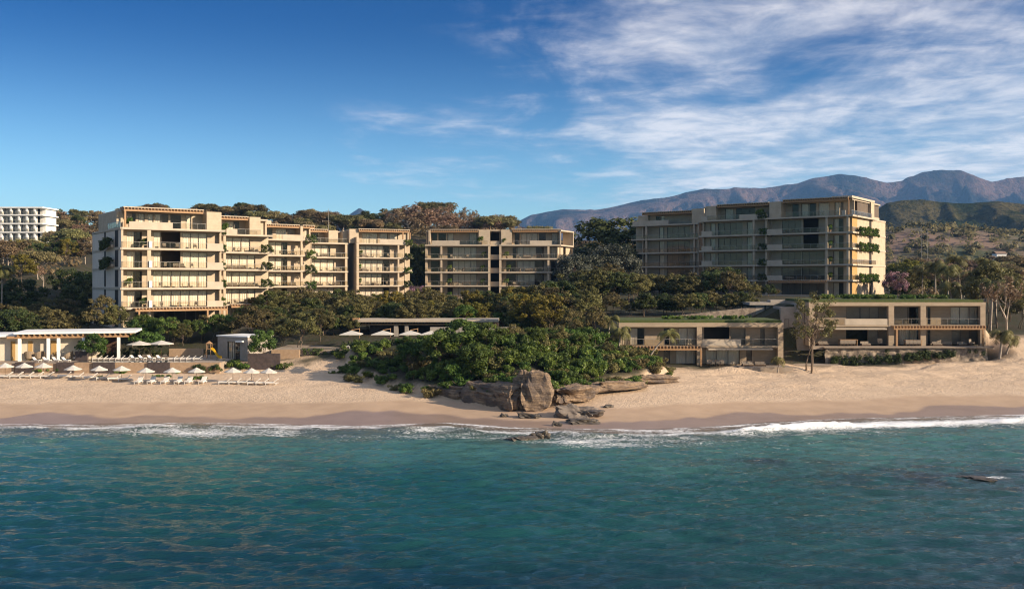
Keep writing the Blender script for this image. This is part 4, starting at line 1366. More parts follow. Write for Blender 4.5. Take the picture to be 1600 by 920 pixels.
penthouse(B1, F3, W3, 19, ZL[-1], ZT - .25, [(416, 426, 'g'), (431, 448, 'c'), (452, 467, 'c'), (476, 484, 'c')], perg=((411, 468), (474, 492)), blocks=((469.5, 473.5, .6, 0),), parap=((442, 475),), glass=((425, 441),), dz=.024)
MB().box(F3.u(388, 5), F3.u(424, 5), 5, 9, ZT - .3, ZT + 1.0, F3).build('roof_plant_room', [M_CONC], B1)
for i in range(1, 6):
    planter(B1, F3, F3.u(478), F3.u(493), -.05, ZL[i] + .026, .6, .5, scale_z=1.3)
F4 = frame_at(472, 227, 35); W4 = F4.u(545)
section(B1, F4, W4, 22, ZL, lambda i: [(481, 513, 'c'), (513, 516, 'g')] if i == 4 else [(481, 522, 'c')], vb=2.4, dz=.036, vl=.8, vr=.5, piers=((541.5, .55),))
penthouse(B1, F4, W4, 19, ZL[-1], ZT - .35, [(480, 487, 'c'), (488, 497, 'g')], perg=((474, 512),), blocks=((513.5, 528, .9, .05), (536, 546, 1.5, .1)), glass=((492, 545),), dz=.036)
F5 = frame_at(557, 233, 24); W5 = F5.u(645)
section(B1, F5, W5, 20, ZL, [(562, 599, 'c'), (599, 608, 'g')], vb=2.4, dz=.048, vl=-.1, vr=3.0, right=True, piers=((623, .4), (634, .4)), railcut=((630, 644),), pw=.6)
MB().box(0.001, .6, -.1, 8, ZL[-1] + .05, ZL[-1] + 1.5, F5).build('blade_wall', [M_CONC], B1)
penthouse(B1, F5, W5, 16, ZL[-1], ZT - .05, [(566, 590, 'c'), (594, 606, 'c'), (609, 622, 'c')], perg=((561, 640),), blocks=((546, 560.5, 1.2, .15),), parap=((594, 632),), glass=((562, 593),), posts=(630, 641), dz=.048, left=False)
for i in range(1, 6):
    planter(B1, F5, F5.u(632), F5.u(643.5), -.05, ZL[i] + .05, .6, .5)
pergola(B1, F5, F5.u(560, -1), F5.u(628, -1), -1, .0, ZL[1] - .05, (), roof=False)
pergola(B1, F2, F2.u(362, -1), F2.u(425, -1), -1, .0, ZL[1] - .05, (), roof=False)

# ---- the small block in the centre
B2 = thing('apartment_building', 'smaller apartment block with a dark stair gap, between the two larger blocks', 'apartment block', (-5, 248, 8.4))
ZC = [8.4] + ZL[1:]
F6 = frame_at(664, 243, 0); W6 = F6.u(766)
section(B2, F6, W6, 16, ZC, [(673, 687, 'g'), (699, 707, 'g'), (707, 745, 'c')], vb=2.6, vl=.8, vr=.1, piers=((689.5, .42),), pw=.55)
penthouse(B2, F6, W6, 15, ZC[-1], ZT + .35, [(673, 683, 'g'), (685, 697, 'g'), (699, 709, 'c'), (733, 745, 'c')], perg=((672, 747),), blocks=((748, 765.5, .8, .15), (669.5, 672.5, .4, 0)), parap=((675, 718),), glass=((718, 762),))
F7 = frame_at(780, 243, 0); W7 = F7.u(876.5)
section(B2, F7, W7, 16, ZC, lambda i: [(801, 807, 'g'), (808, 838, 'c'), (838, 850, 'g'), (861, 872, 'c')] if i == 4 else [(791, 806, 'g'), (808, 836, 'c'), (836, 850, 'g'), (861, 872, 'g')], vb=2.6, vl=.1, vr=1.5, piers=((857, .5),), pw=.55)
penthouse(B2, F7, W7, 15, ZC[-1], ZT + .4, [(804, 812, 'g'), (814, 840, 'c'), (842, 853, 'g'), (862, 872, 'c')], perg=((801, 876),), blocks=((783, 800, .8, .1), (873.5, 876, .5, .05)), parap=((828, 862),), glass=((802, 827), (862, 876)))
F8 = FrP(F7.w(W7, .3, 0)[0] + .02, F7.w(W7, .3, 0)[1], 66); W8 = 9.5
section(B2, F8, W8, 5, ZC, [(880, 884, 'g')], vb=.9, dz=-.014, left=False, right=True, vr=.2)
MB().box(0, W8, 0, 4, ZT + .1, ZT + .43, F8).box(.0, .3, .1, .4, ZL[-1], ZT + .098, F8).box(W8 - .4, W8, .1, 3, ZL[-1], ZT + .098, F8).build('roof_frame', [M_SLAB], B2)
gap = MB()
a0, a1 = F6.u(766), F6.u(780)
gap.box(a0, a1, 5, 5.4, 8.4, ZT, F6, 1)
for z in ZC[1:]:
    gap.box(a0, a1, 1.2, 5, z - .34, z - .02, F6, 0); gap.box(a0, a1, 1.2, 1.4, z - .02, z + .95, F6, 0)
gap.box(a0, a1, 1.2, 6, ZT + .2, ZT + .52, F6, 0)
gap.build('stair_core', [M_CONC, M_DARKINT], B2)

# ---- the tower on the right
B3 = thing('apartment_building', 'tallest apartment tower, its balcony front in shade and its right end wall brightly sunlit', 'apartment block', (62, 222, 12.7))
AR = -36
Zr = [12.7, 16.1, 19.55, 23.05, 26.55, 30.15]; ZRT = 33.9
cx, cy = pxx(1326, 207), 207.0
c_, s_ = math.cos(R(AR)), math.sin(R(AR))
WA = 18.8
FA = FrP(cx - c_ * WA, cy - s_ * WA, AR)
def spA(i):
    if i in (3, 4): return [(1222, 1252, 'b'), (1255, 1279, 'o'), (1302, 1318, 'h')]
    return [(1221, 1252, 'b'), (1253, 1288, 'b'), (1302, 1318, 'h')]
section(B3, FA, WA, 29, Zr, spA, vb=2.6, vl=.4, vr=2.4, piers=((1291, .5), (1324, .5)), parap=((1198, 1222),), railcut=((1289, 1293),), slab_end=.9)
penthouse(B3, FA, WA, 25, Zr[-1], ZRT, [(1238, 1248, 'g'), (1252, 1275, 'h'), (1279, 1296, 'c'), (1304, 1318, 'h')], perg=((1223, 1325),), blocks=((1202, 1220.5, .9, -.1),), parap=((1315, 1321),), glass=((1228, 1314),), posts=(1325,), vb=4.0, right=False)
wa = MB()
v64 = FA.v(1364, WA)
wa.box(WA - .3, WA, 4.0, v64 - 3.0, Zr[-1], Zr[-1] + .25, FA); wa.box(WA - .35, WA + .3, v64 - 2.6, v64, Zr[-1], ZRT - .0, FA)
wa.box(WA - 4.2, WA - 3.9, 4.6, v64, Zr[-1], ZRT - .36, FA)
wa.box(WA - 3, WA + .02, v64 + .01, v64 + 5.2, Zr[-1], Zr[-1] + .5, FA)
wa.build('penthouse_wall', [M_CONC], B3)
MB().box(WA - 4, WA + .4, 1.0, v64 + .1, ZRT - .02, ZRT + .45, FA).build('roof_edge', [M_SLAB], B3)
rail_glass(B3, FA, .4, v64 - 2.7, WA + .5, Zr[-1], axis_='v')
for i in range(5):
    z0, z1 = Zr[i], Zr[i + 1] - .34
    va, vb_ = FA.v(1331, WA), FA.v(1339, WA)
    MB().box(WA + .002, WA + .07, va, vb_, z0 + .05, z1, FA).build('shutter', [M_OCHRE], B3)
    vc, ve = FA.v(1358, WA), FA.v(1361.5, WA)
    mb = MB(); mb.box(WA + .002, WA + .05, vc, ve, z0 + .05, z1, FA, 0); mb.box(WA + .052, WA + .06, vc + .15, ve - .15, z0 + .15, z1 - .1, FA, 1)
    mb.build('window', [M_FRAME, M_DARKINT], B3)
    if i < 5:
        MB().box(WA + .003, WA + .9, 2.7, v64, z1 + .003, z1 + .336, FA).box(WA + .003, WA + .14, v64 + .01, 28.9, z1 + .003, z1 + .336, FA).build('slab_edge', [M_SLAB], B3)
    if 1 <= i:
        vx = FA.v(1341, WA + .6)
        rail_glass(B3, FA, .3, vx if i != 2 else v64 - .3, WA + .75, z0, axis_='v')
        if i in (1, 3, 4):
            pl = MB().box(WA + .3, WA + .85, vx + .1, v64 - .2, z0 + .003, z0 + .55, FA).build('planter', [M_SLAB], B3)
            n_ = 5
            for k in range(n_):
                vv = vx + .8 + (v64 - vx - 1.4) * k / (n_ - 1)
                p = link_mesh('trailing_plant', HANG[1 + 2 * (k % 2)], pl)
                x, y, zz = FA.w(WA + .7, vv, z0 + .85 + .12 * math.sin(k * 2.1 + i))
                p.location = (x - 62, y - 222, zz - 12.7); p.rotation_euler = (0, 0, FA.a + math.pi / 2); p.scale = (1.15, 1.3, 1.25)
FB = frame_at(1092, 228, AR); WB = FB.u(1200)
section(B3, FB, WB, 20, Zr, [(1110, 1118, 'c'), (1122, 1160, 'b'), (1167, 1176, 'c')], vb=2.6, dz=.012, vl=2.0, vr=2.0, piers=((1177, .45),), parap=((1096, 1112),), slab_over=.0)
penthouse(B3, FB, WB, 17, Zr[-1], ZRT - .35, [(1133, 1146, 'c'), (1150, 1180, 'g')], perg=((1120, 1200),), blocks=((1103, 1119, .9, .0),), parap=((1095, 1104), (1155, 1185)), glass=((1105, 1154),), dz=.012)
for i in range(1, 6):
    planter(B3, FB, FB.u(1186), FB.u(1198), -.05, Zr[i] + .014, .9, .5)
FC = frame_at(986, 248, AR); WC = FC.u(1091)
section(B3, FC, WC, 18, Zr, [(1030, 1038, 'c'), (1042, 1078, 'b')], vb=2.6, dz=.024, vl=2.6, vr=.3, left=False, piers=((1009, .45), (1084, .5)))
penthouse(B3, FC, WC, 15, Zr[-1], ZRT - .75, [(1025, 1031, 'g'), (1032, 1038, 'c')], perg=((1003, 1081),), blocks=((1081, 1100, .5, .55),), parap=((988, 1044),), dz=.024, u_lo=3.0)
MB().box(FC.u(1001), FC.u(1001) + .3, .8, 12, Zr[0], Zr[-1] - .45, FC).build('end_wall', [M_CONC], B3)
# timber-roofed ground floor terrace
pergola(B3, FA, FA.u(1200, -.9), FA.u(1290, -.9), -.9, .0, Zr[1] - .05, (), roof=False)
MB().box(-6, WA + 3, -4.5, -.02, 12.1, 12.75, FA).build('podium', [M_GREYW], B3)

# ---- the two beach villas
def villa(B, F, W, depth, z0, zm, zt, up, lo, piers, vb, fas=.63):
    wall = MB()
    bays(B, F, wall, zm, zt - fas, vb, up, W); bays(B, F, wall, z0, zm - .3, vb, lo, W)
    wall.box(.3, W - .3, vb + 4, depth - .1, z0, zm - .3, F, 1); wall.box(.3, W - .3, vb + 4, depth - .1, zm, zt - fas, F, 1)
    for a in (0, W - .02):
        wall.box(a, a + .02, .8, depth, z0, zt - fas, F)
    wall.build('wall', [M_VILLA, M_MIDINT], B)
    MB().box(-.02, W + .02, -.0, depth, zt - fas, zt, F).build('roof', [M_VILLA], B)
    MB().box(.05, W - .05, .05, depth - .1, zm - .3, zm - .001, F).build('floor_slab', [M_VILLA], B)
    for a, b in piers:
        MB().box(F.u(a), F.u(b), .02, .85, z0, zt - fas - .002, F).build('pier', [M_VILLA], B)
    MB().box(.12, W - .12, .5, depth - .2, zt + .002, zt + .40, F).build('roof_turf', [M_GRASS], B)

B4 = thing('beach_villa', 'two-storey stone villa with a turf roof standing low on the sand, beside the headland', 'villa', (28, 150, 3.3))
F4v = frame_at(967, 147, 0); W4v = F4v.u(1224)
villa(B4, F4v, W4v, 11, 3.0, 6.0, 9.5, [(972, 984, 'c'), (984, 1007, 'h'), (1037, 1046, 'g'), (1060, 1088, 'c'), (1100, 1140, 'o'), (1141, 1165, 'b'), (1188, 1195, 'b')], [(1002, 1008, 'g'), (1037, 1047, 'b'), (1056, 1088, 'c'), (1102, 1156, 'c'), (1166, 1175, 'b')], ((967, 971), (1089, 1097), (1215.5, 1224)), 1.6)
rail_glass(B4, F4v, F4v.u(972), F4v.u(1088.5), .12, 6.0)
rail_glass(B4, F4v, F4v.u(1158), F4v.u(1215), .12, 6.0)
MB().box(F4v.u(1097.5), F4v.u(1158), .08, .26, 6.002, 7.0, F4v).build('parapet', [M_SLAB], B4)
pergola(B4, F4v, F4v.u(968, -1.2), F4v.u(1096, -1.2), -1.2, .01, 6.0, [F4v.u(968.5, -1.2) + .15, F4v.u(1101, -1.2) - .5], 2.9, roof=False, sp=.5)
MB().box(F4v.u(1107, -1), F4v.u(1208, -1), -1.0, 1.4, 5.42, 5.62, F4v).build('canopy', [M_SLAB], B4)
MB().box(F4v.u(1155, -3), W4v + .5, -3.4, -.02, 2.2, 3.02, F4v).build('terrace_step', [M_DECK], B4)

B5 = thing('beach_villa', 'long two-storey stone villa with a turf roof, raised on a rough stone wall', 'villa', (61, 158, 5.46))
F5v = frame_at(1264, 155, 0); W5v = F5v.u(1540)
villa(B5, F5v, W5v, 14, 5.46, 8.8, 12.46, [(1322, 1345, 'b'), (1345, 1387, 'b'), (1398, 1420, 'b'), (1420, 1438, 'g'), (1449, 1454, 'g'), (1485, 1530, 'c')], [(1322, 1356, 'o'), (1357, 1387, 'b'), (1405, 1437, 'c'), (1449, 1454, 'g'), (1487, 1530, 'b')], ((1264, 1273.5), (1388.5, 1397), (1438.5, 1447), (1532, 1540)), 2.2, .58)
rail_glass(B5, F5v, F5v.u(1274), F5v.u(1320), .12, 8.8)
rail_glass(B5, F5v, F5v.u(1397.5), F5v.u(1438), .12, 8.8)
rail_glass(B5, F5v, F5v.u(1447.5), F5v.u(1531), .12, 8.8)
MB().box(F5v.u(1321), F5v.u(1387), .08, .26, 8.802, 9.8, F5v).build('parapet', [M_SLAB], B5)
pergola(B5, F5v, F5v.u(1397, -1.2), F5v.u(1541, -1.2), -1.2, .01, 8.72, [F5v.u(1402, -1.2), F5v.u(1537, -1.2)], 5.46, roof=False, sp=.5)
MB().box(F5v.u(1276, -1), F5v.u(1386, -1), -1.0, 1.6, 8.1, 8.32, F5v).build('canopy', [M_SLAB], B5)
MB().box(F5v.u(1264), F5v.u(1540) + .6, -1.6, -.03, 5.0, 5.44, F5v).build('terrace', [M_DECK], B5)
# stone wall below
wl = thing('retaining_wall', 'rough rubble retaining wall with creepers below the right villa', 'wall', (60, 153.4, 2))
bm_w = []
nx_ = 150; us = np.linspace(pxx(1288, 153.2), pxx(1541, 153.2), nx_); zz_ = np.linspace(1.5, 5.28, 14)
Xw, Zw = np.meshgrid(us, zz_)
Yw = 153.2 - .34 * fbm(Xw * 1.6, Zw * 1.8, 55, 4) - .35 * vnoise(Xw * 1.1, Zw * 1.2, 57)
Vw = np.stack([Xw - 60, Yw - 153.4, Zw - 2], -1)
Vb = Vw.copy(); Vb[..., 1] = .15
nf_ = nx_ * 14
allV = np.concatenate([Vw.reshape(-1, 3), Vb.reshape(-1, 3)])
gf = grid_faces(nx_, 14)
top = np.arange(13 * nx_, 14 * nx_)
tf = np.stack([top[:-1], top[1:], top[1:] + nf_, top[:-1] + nf_], -1)
link_mesh('stone_face', np_mesh('stone_face', allV, np.concatenate([gf, tf]), [M_STONE]), wl)
MB().box(pxx(1286, 153), pxx(1541, 153) + .3, 152.3, 153.38, 5.282, 5.40).build('coping', [M_DECK], wl)
rg = np.random.default_rng(61)
C = []
for _ in range(150):
    q = rg.random() ** 1.3; px = 1300 + 190 * q
    C.append((pxx(px, 152.6), 152.4 + rg.normal() * .15, 2.1 + rg.random() * (1.7 - 1.0 * q) + q * 1.9))
for _ in range(12):
    px = rg.uniform(1380, 1540); C.append((pxx(px, 152.6), 152.6, 4.9 - rg.random() * .6))
props(link_mesh('creeper', leaf_mesh('creeper', 62, C, .38, 70, .10, L_DENSE, flat=1.0)), 'green creepers growing over the rubble wall below the right villa', 'creeper')

# ---- the low link between the villas
B6 = thing('link_building', 'grey recessed block with a dark garage opening between the two beach villas', 'building', (47, 162, 3))
FL = frame_at(1181, 166, 0)
mb = MB()
mb.box(FL.u(1181), FL.u(1194.5), 0, 5, 8.5, 11.75, FL); mb.box(FL.u(1197), FL.u(1226), .01, 5, 8.5, 11.75, FL); mb.box(FL.u(1194.5), FL.u(1197), .8, 5, 8.5, 11.75, FL, 1)
mb.build('upper_wall', [M_GREYW, M_DARKINT], B6)
MB().box(FL.u(1170), FL.u(1246), -.6, 5.4, 11.753, 12.2, FL).box(FL.u(1205), FL.u(1228), .4, 3.0, 12.203, 12.6, FL).build('roof', [M_GREYW], B6)
FM = frame_at(1224, 158, 0)
mb = MB()
mb.box(FM.u(1246), FM.u(1268), -.0, 6, 2.4, 12.1, FM)
mb.box(FM.u(1223), FM.u(1246), 1.2, 6, 6.1, 11.6, FM)
mb.box(FM.u(1223), FM.u(1246), 5, 6, 2.4, 6.1, FM, 1)
mb.build('wall', [M_GREYW, M_DARKINT], B6)
window(B6, FM, FM.u(1229), FM.u(1236), 1.12, 8.0, 9.6, 'g')
MB().box(FM.u(1223), FM.u(1290), -8, 5, 1.8, 2.75, FM).build('forecourt', [M_DECK], B6)

# diagonal stone wall above the lower villa
mb = MB()
pa, pb = (pxx(1040, 166), 166.0), (pxx(1180, 166.5), 166.5)
n_ = 40
for i in range(n_):
    q0, q1 = i / n_, (i + 1) / n_
    xa, xb = lerp(pa[0], pb[0], q0), lerp(pa[0], pb[0], q1)
    za, zb = lerp(pyz(495, 166), pyz(479.5, 166), q0), lerp(pyz(495, 166), pyz(479.5, 166), q1)
    k = len(mb.v)
    mb.v += [(xa, 166, 8), (xb, 166, 8), (xb, 166, zb), (xa, 166, za), (xa, 166.6, 8), (xb, 166.6, 8), (xb, 166.6, zb), (xa, 166.6, za)]
    for f in ((0, 1, 2, 3), (5, 4, 7, 6), (3, 2, 6, 7)):
        mb.f.append(tuple(k + j for j in f)); mb.m.append(0)
ow = mb.build('stone_wall', [M_STONE])
props(ow, 'sloping dry-stone wall climbing behind the turf roof of the lower villa', 'wall')

# ---- white hotel far left
B7 = thing('hotel_building', 'white hotel with long balconies on the hilltop at the far left', 'hotel', (-178, 350, 30))
FH = frame_at(-22, 345, 0); WH = FH.u(54); WH2 = FH.u(66.5)
zh = [27.0, 30.4, 33.5, 36.6, 39.7, 42.4]
wm_ = MB()
for i in range(5):
    wm_.box(0, WH, 2.2, 12, zh[i], zh[i + 1] - .45, FH, 0)
    wm_.box(WH - .5, WH, .3, 12, zh[i], zh[i + 1] - .45, FH, 0)
wm_.build('wall', [M_PAINT], B7)
for i in range(1, 6):
    MB().box(-.1, WH2 if i < 6 else WH, 0, 12.2, zh[i] - .45, zh[i], FH).build('floor_slab', [M_PAINT], B7)
    if i < 5:
        rail_glass(B7, FH, .1, WH2 - .1, .1, zh[i], sp if False else 'railing')
for p in (-12, 1, 16, 28.5, 41):
    mb = MB()
    for i in range(5): mb.box(FH.u(p) - .3, FH.u(p) + .3, .25, 2.2, zh[i] + .002, zh[i + 1] - .452, FH)
    mb.build('pier', [M_PAINT], B7)
for i in range(1, 5):
    for a, b in ((-10, -3), (3, 8), (9, 14), (18, 27), (30, 40), (42, 51)):
        window(B7, FH, FH.u(a), FH.u(b), 2.05, zh[i], zh[i + 1] - .9, 'g')
MB().box(WH, WH2 - .8, 4, 12, zh[0], zh[-1] - .46, FH).build('end_wall', [M_PAINT], B7)

# ---- terraces
props(MB().box(pxx(-40, 140), pxx(343, 140), 140, 158, 1.5, 4.0).build('terrace', [M_DECK]), 'paved pool terrace behind the beach', None, None, 'structure')
props(MB().box(pxx(428, 148), pxx(690, 148), 147, 163, 2.5, 5.45).build('terrace', [M_DECK]), 'paved upper pool terrace before the long pavilion', None, None, 'structure')
m, t, out = new_mat('pool_water')
P = t.n('ShaderNodeBsdfPrincipled'); t.l(P.outputs[0], out.inputs[0])
P.inputs['Base Color'].default_value = (.02, .04, .045, 1); P.inputs['Roughness'].default_value = .06
props(MB().box(pxx(118, 142), pxx(300, 142), 140.6, 143.4, 3.9, 4.03).build('pool_water', [m]), 'dark still water of the terrace pool', None, None, 'structure')
props(MB().box(pxx(470, 148), pxx(585, 148), 147.4, 149.4, 5.3, 5.48).build('pool_water', [m]), 'dark still water of the upper pool', None, None, 'structure')
def wallseg(px0, px1, y, zb, zt, mat_, label, d=.5, name='planter_wall'):
    props(MB().box(pxx(px0, y), pxx(px1, y), y, y + d, zb, zt).build(name, [mat_]), label, 'wall')
wallseg(23, 53, 139.2, 1.6, 4.12, M_DKW, 'leftmost dark stone wall block in front of the beach pavilion')
wallseg(-30, 22.6, 139.45, 1.6, 3.9, M_TANW, 'tan stucco wall at the left edge in front of the beach pavilion')
wallseg(53.4, 87.6, 139.45, 1.6, 3.9, M_TANW, 'tan stucco wall between the two left dark wall blocks')
wallseg(88, 115, 139.2, 1.6, 4.12, M_DKW, 'dark stone wall block below the four pavilion loungers')
wallseg(115.4, 144.6, 139.45, 1.6, 4.08, M_TANW, 'tan stucco wall below the dark planter of the pavilion hedge')
wallseg(145, 179, 139.2, 1.6, 4.12, M_DKW, 'dark stone wall block below the row of six white loungers')
wallseg(179.4, 230.6, 139.45, 1.6, 4.08, M_TANW, 'long tan stucco wall under the pool parasols')
wallseg(231, 265, 139.2, 1.6, 4.12, M_DKW, 'rightmost dark stone wall block of the pool terrace front')
wallseg(265.4, 343, 139.45, 1.6, 4.08, M_TANW, 'long tan stucco wall at the right end of the pool terrace front')
wallseg(264, 317, 151.2, 3.9, 5.25, M_TANW, 'low tan wall behind the row of loungers, left of the yellow slide')
wallseg(387, 437, 142.2, 2.4, 5.15, M_DKW, 'dark wall right of the pool hut, behind the small multi-stemmed tree')
wallseg(424, 468, 146.2, 3.0, 5.45, M_TANW, 'low tan wall at the left end of the upper terrace')
wallseg(117, 136, 143.6, 4.0, 5.35, M_DKW, 'dark stone planter with a hedge in front of the beach pavilion')
props(MB().box(pxx(672, 152), pxx(806, 152), 152, 152.5, 3, 8.6).box(pxx(805.9, 152), pxx(806.3, 152), 152.51, 158, 3, 8.6).build('garden_wall', [M_GREYW]), 'long low plain grey wall behind the headland bushes', 'wall')
def hedge(px0, px1, y, z0, z1, label, seed, dep=1.0):
    rg = np.random.default_rng(seed)
    n = int((pxx(px1, y) - pxx(px0, y)) * 5)
    C = np.stack([rg.uniform(pxx(px0, y), pxx(px1, y), n), y + rg.uniform(0, dep, n), rg.uniform(z0 + .2, z1 - .2, n)], -1)
    o = link_mesh('hedge', leaf_mesh('hedge', seed, C, .32, 60, .10, L_DENSE, flat=.9))
    props(o, label, 'hedge')
hedge(120, 192, 146.6, 4.3, 5.6, 'clipped hedge behind the row of six white loungers', 801)
hedge(190, 262, 151.5, 4.0, 5.4, 'clipped hedge behind the pair of pool parasols', 802)
hedge(534, 700, 151.5, 5.4, 6.7, 'clipped hedge behind the loungers of the upper terrace', 803)
hedge(470, 690, 146.4, 4.4, 5.7, 'low hedge along the front edge of the upper terrace', 804, .5)
hedge(300, 345, 138.6, 2.9, 3.9, 'ochre green ground hedge at the right end of the pool terrace wall', 805)

# ---- beach pavilion
BP = thing('beach_pavilion', 'open beach pavilion with a flat white roof, timber beam and pale columns', 'pavilion', (-66, 145, 4))
FP = frame_at(22, 142.2, 15)
UP0, UP1 = 0, FP.u(212)
MB().box(UP0, UP1, -.3, 8.5, 8.0, 8.32, FP).build('roof', [M_PAINT], BP)
MB().box(FP.u(-60), UP0 + .3, .6, 8, 7.6, 7.98, FP).build('side_roof', [M_PAINT], BP)
mb = MB()
k = 22
for i in range(k):
    c = UP0 + .4 + (UP1 - UP0 - 1.2) * i / (k - 1)
    mb.box(c, c + .2, -.15, 8.2, 7.72, 7.998, FP)
mb.build('rafters', [M_WOOD], BP)
MB().box(FP.u(10), FP.u(201), .15, .42, 7.36, 7.72, FP).build('timber_beam', [M_WOOD], BP)
for p in (30, 75, 91, 130, 185):
    MB().box(FP.u(p) - .21, FP.u(p) + .21, .08, .5, 3.9 if p > 40 else 2.2, 7.358, FP).build('column', [M_PAINT], BP)
MB().box(FP.u(-60, 1.7), FP.u(160, 1.7), 1.7, 2.0, 4, 7.7, FP).build('back_wall', [M_CREAM], BP)
for a, b in ((17, 24), (44, 51), (77, 88)):
    MB().box(FP.u(a, 1.7), FP.u(b, 1.7), 1.63, 1.698, 4.02, 6.9, FP).build('door', [M_OCHRE], BP)
mb = MB()
for i in range(26):
    c = lerp(FP.u(162, 4.6), FP.u(184, 4.6), i / 25)
    mb.box(c, c + .07, 4.5, 4.6, 4, 7.7, FP)
mb.build('slat_screen', [M_DKWOOD], BP)
# ---- pool hut
BH = thing('pool_hut', 'small grey pool hut with dark sliding doors and a sunlit right side', 'hut', (-41, 148, 4))
ah = -30
xh, yh = pxx(387, 146), 146.0
WHt = 6.4
FHt = FrP(xh - math.cos(R(ah)) * WHt, yh - math.sin(R(ah)) * WHt, ah)
mb = MB(); da, db = FHt.u(355), FHt.u(375)
mb.box(0, da, 0, 5.2, 3.6, 7.3, FHt); mb.box(db, WHt, 0, 5.2, 3.6, 7.3, FHt); mb.box(da, db, .35, 5.2, 3.6, 7.3, FHt, 1); mb.box(da, db, 0, .35, 6.6, 7.3, FHt)
mb.build('wall', [M_GREYW, M_DARKINT], BH)
MB().box(-.15, WHt + .15, -.15, 5.35, 7.302, 7.5, FHt).build('roof', [M_PAINT], BH)
window(BH, FHt, da, db, .15, 3.7, 6.6, 'h')
MB().box(db - .5, db + .9, -.5, -.003, 6.55, 6.8, FHt).build('door_canopy', [M_PAINT], BH)
# ---- long pavilion of the upper terrace
BL = thing('long_pavilion', 'long flat-roofed open pavilion with exposed rafters, dark inside, above the upper terrace', 'pavilion', (-15, 166, 5.4))
FG = frame_at(553, 163, 0); WG = FG.u(779)
MB().box(.3, WG, -.4, 7, 8.95, 9.35, FG).build('roof', [M_SLAB], BL)
mb = MB()
for i in range(46):
    c = .4 + (WG - .9) * i / 45
    mb.box(c, c + .14, -.1, 6.8, 8.66, 8.948, FG)
mb.build('rafters', [M_DKWOOD], BL)
MB().box(.4, WG - 1.0, .4, .7, 8.36, 8.658, FG).build('beam', [M_WOOD], BL)
for a, b in ((615, 621.5), (632, 637.5), (745, 750)):
    MB().box(FG.u(a), FG.u(b), .4, 1.0, 5.0, 8.358, FG).build('column', [M_GREYW], BL)
MB().box(FG.u(575), FG.u(612), 2, 2.3, 5, 8.6, FG).box(FG.u(575), WG, 5.6, 5.9, 5, 8.6, FG).build('back_wall', [M_DKW], BL)
MB().box(FG.u(640), FG.u(672), 2.5, 3.1, 5.2, 6.4, FG).build('bar_counter', [M_GREYW], BL)
MB().box(-.2, .9, -.2, .8, 8.9, 9.6, FG).build('roof_vent', [M_WOOD], BL)

# ---- odds and ends far off
def pole(px, D, yt, label):
    x = pxx(px, D); z = h1(x, D); zt = pyz(yt, D)
    mb = MB().tube([(x, D, z), (x, D, zt)], [.11, .06], 6).box(x - .9, x + .9, D - .05, D + .05, zt - .85, zt - .73)
    props(mb.build('utility_pole', [M_STEEL]), label, 'utility pole')
pole(513, 330, 326, 'thin utility pole standing on the ridge above the sunlit block')
pole(1440, 420, 358, 'left of two utility poles on the flat land right of the right tower')
pole(1449, 430, 361, 'right of two utility poles on the flat land right of the right tower')
for px, D, w_, h_, lab in ((1537, 520, 9, 3.2, 'tiny white house below the dark hills at the right'), (1565, 600, 6, 3, 'tiny pale house farther right below the dark hills')):
    x = pxx(px, D); z = h1(x, D) + 2
    o = thing('house', lab, 'house', (x, D, z))
    zt = z + 4 + h_
    MB().box(x - w_ / 2, x + w_ / 2, D, D + 6, z - 3, zt).build('wall', [M_PAINT], o)
    mb = MB(); mb.face([(x - w_ / 2 - .4, D - .4, zt + .01), (x + w_ / 2 + .4, D - .4, zt + .01), (x + w_ / 2 + .4, D + 3, zt + 1.6), (x - w_ / 2 - .4, D + 3, zt + 1.6)]); mb.face([(x - w_ / 2 - .4, D + 6.4, zt + .01), (x - w_ / 2 - .4, D + 3, zt + 1.6), (x + w_ / 2 + .4, D + 3, zt + 1.6), (x + w_ / 2 + .4, D + 6.4, zt + .01)])
    mb.build('roof', [M_POT], o)
# ================================================================== FURNITURE
def proto_lounger():
    o = thing('sun_lounger', 'x', 'sun lounger')
    f = MB()
    f.box(-.9, .9, -.32, -.26, .24, .30); f.box(-.9, .9, .26, .32, .24, .30)
    for x in (-.8, .55):
        for y in (-.29, .29): f.box(x - .03, x + .03, y - .028, y + .028, 0, .24)
    f.build('frame', [M_CUSH], o, (0, 0, 0))
    m_ = MB().box(-.92, .25, -.31, .31, .303, .40)
    m_.build('mattress', [M_CUSH], o, (0, 0, 0))
    b = MB(); c, s = math.cos(R(38)), math.sin(R(38)); L = .78
    pts = [(.25, .31), (.25 + L * c, .31 + L * s), (.25 + L * c - .09 * s, .31 + L * s + .09 * c), (.25 - .09 * s, .31 + .09 * c)]
    lo = [(x, -.31, z) for x, z in pts]; hi = [(x, .31, z) for x, z in pts]
    b.face(lo); b.face(hi[::-1])
    for i in range(4): b.face([lo[(i + 1) % 4], lo[i], hi[i], hi[(i + 1) % 4]])
    b.build('backrest', [M_CUSH], o, (0, 0, 0))
    return o

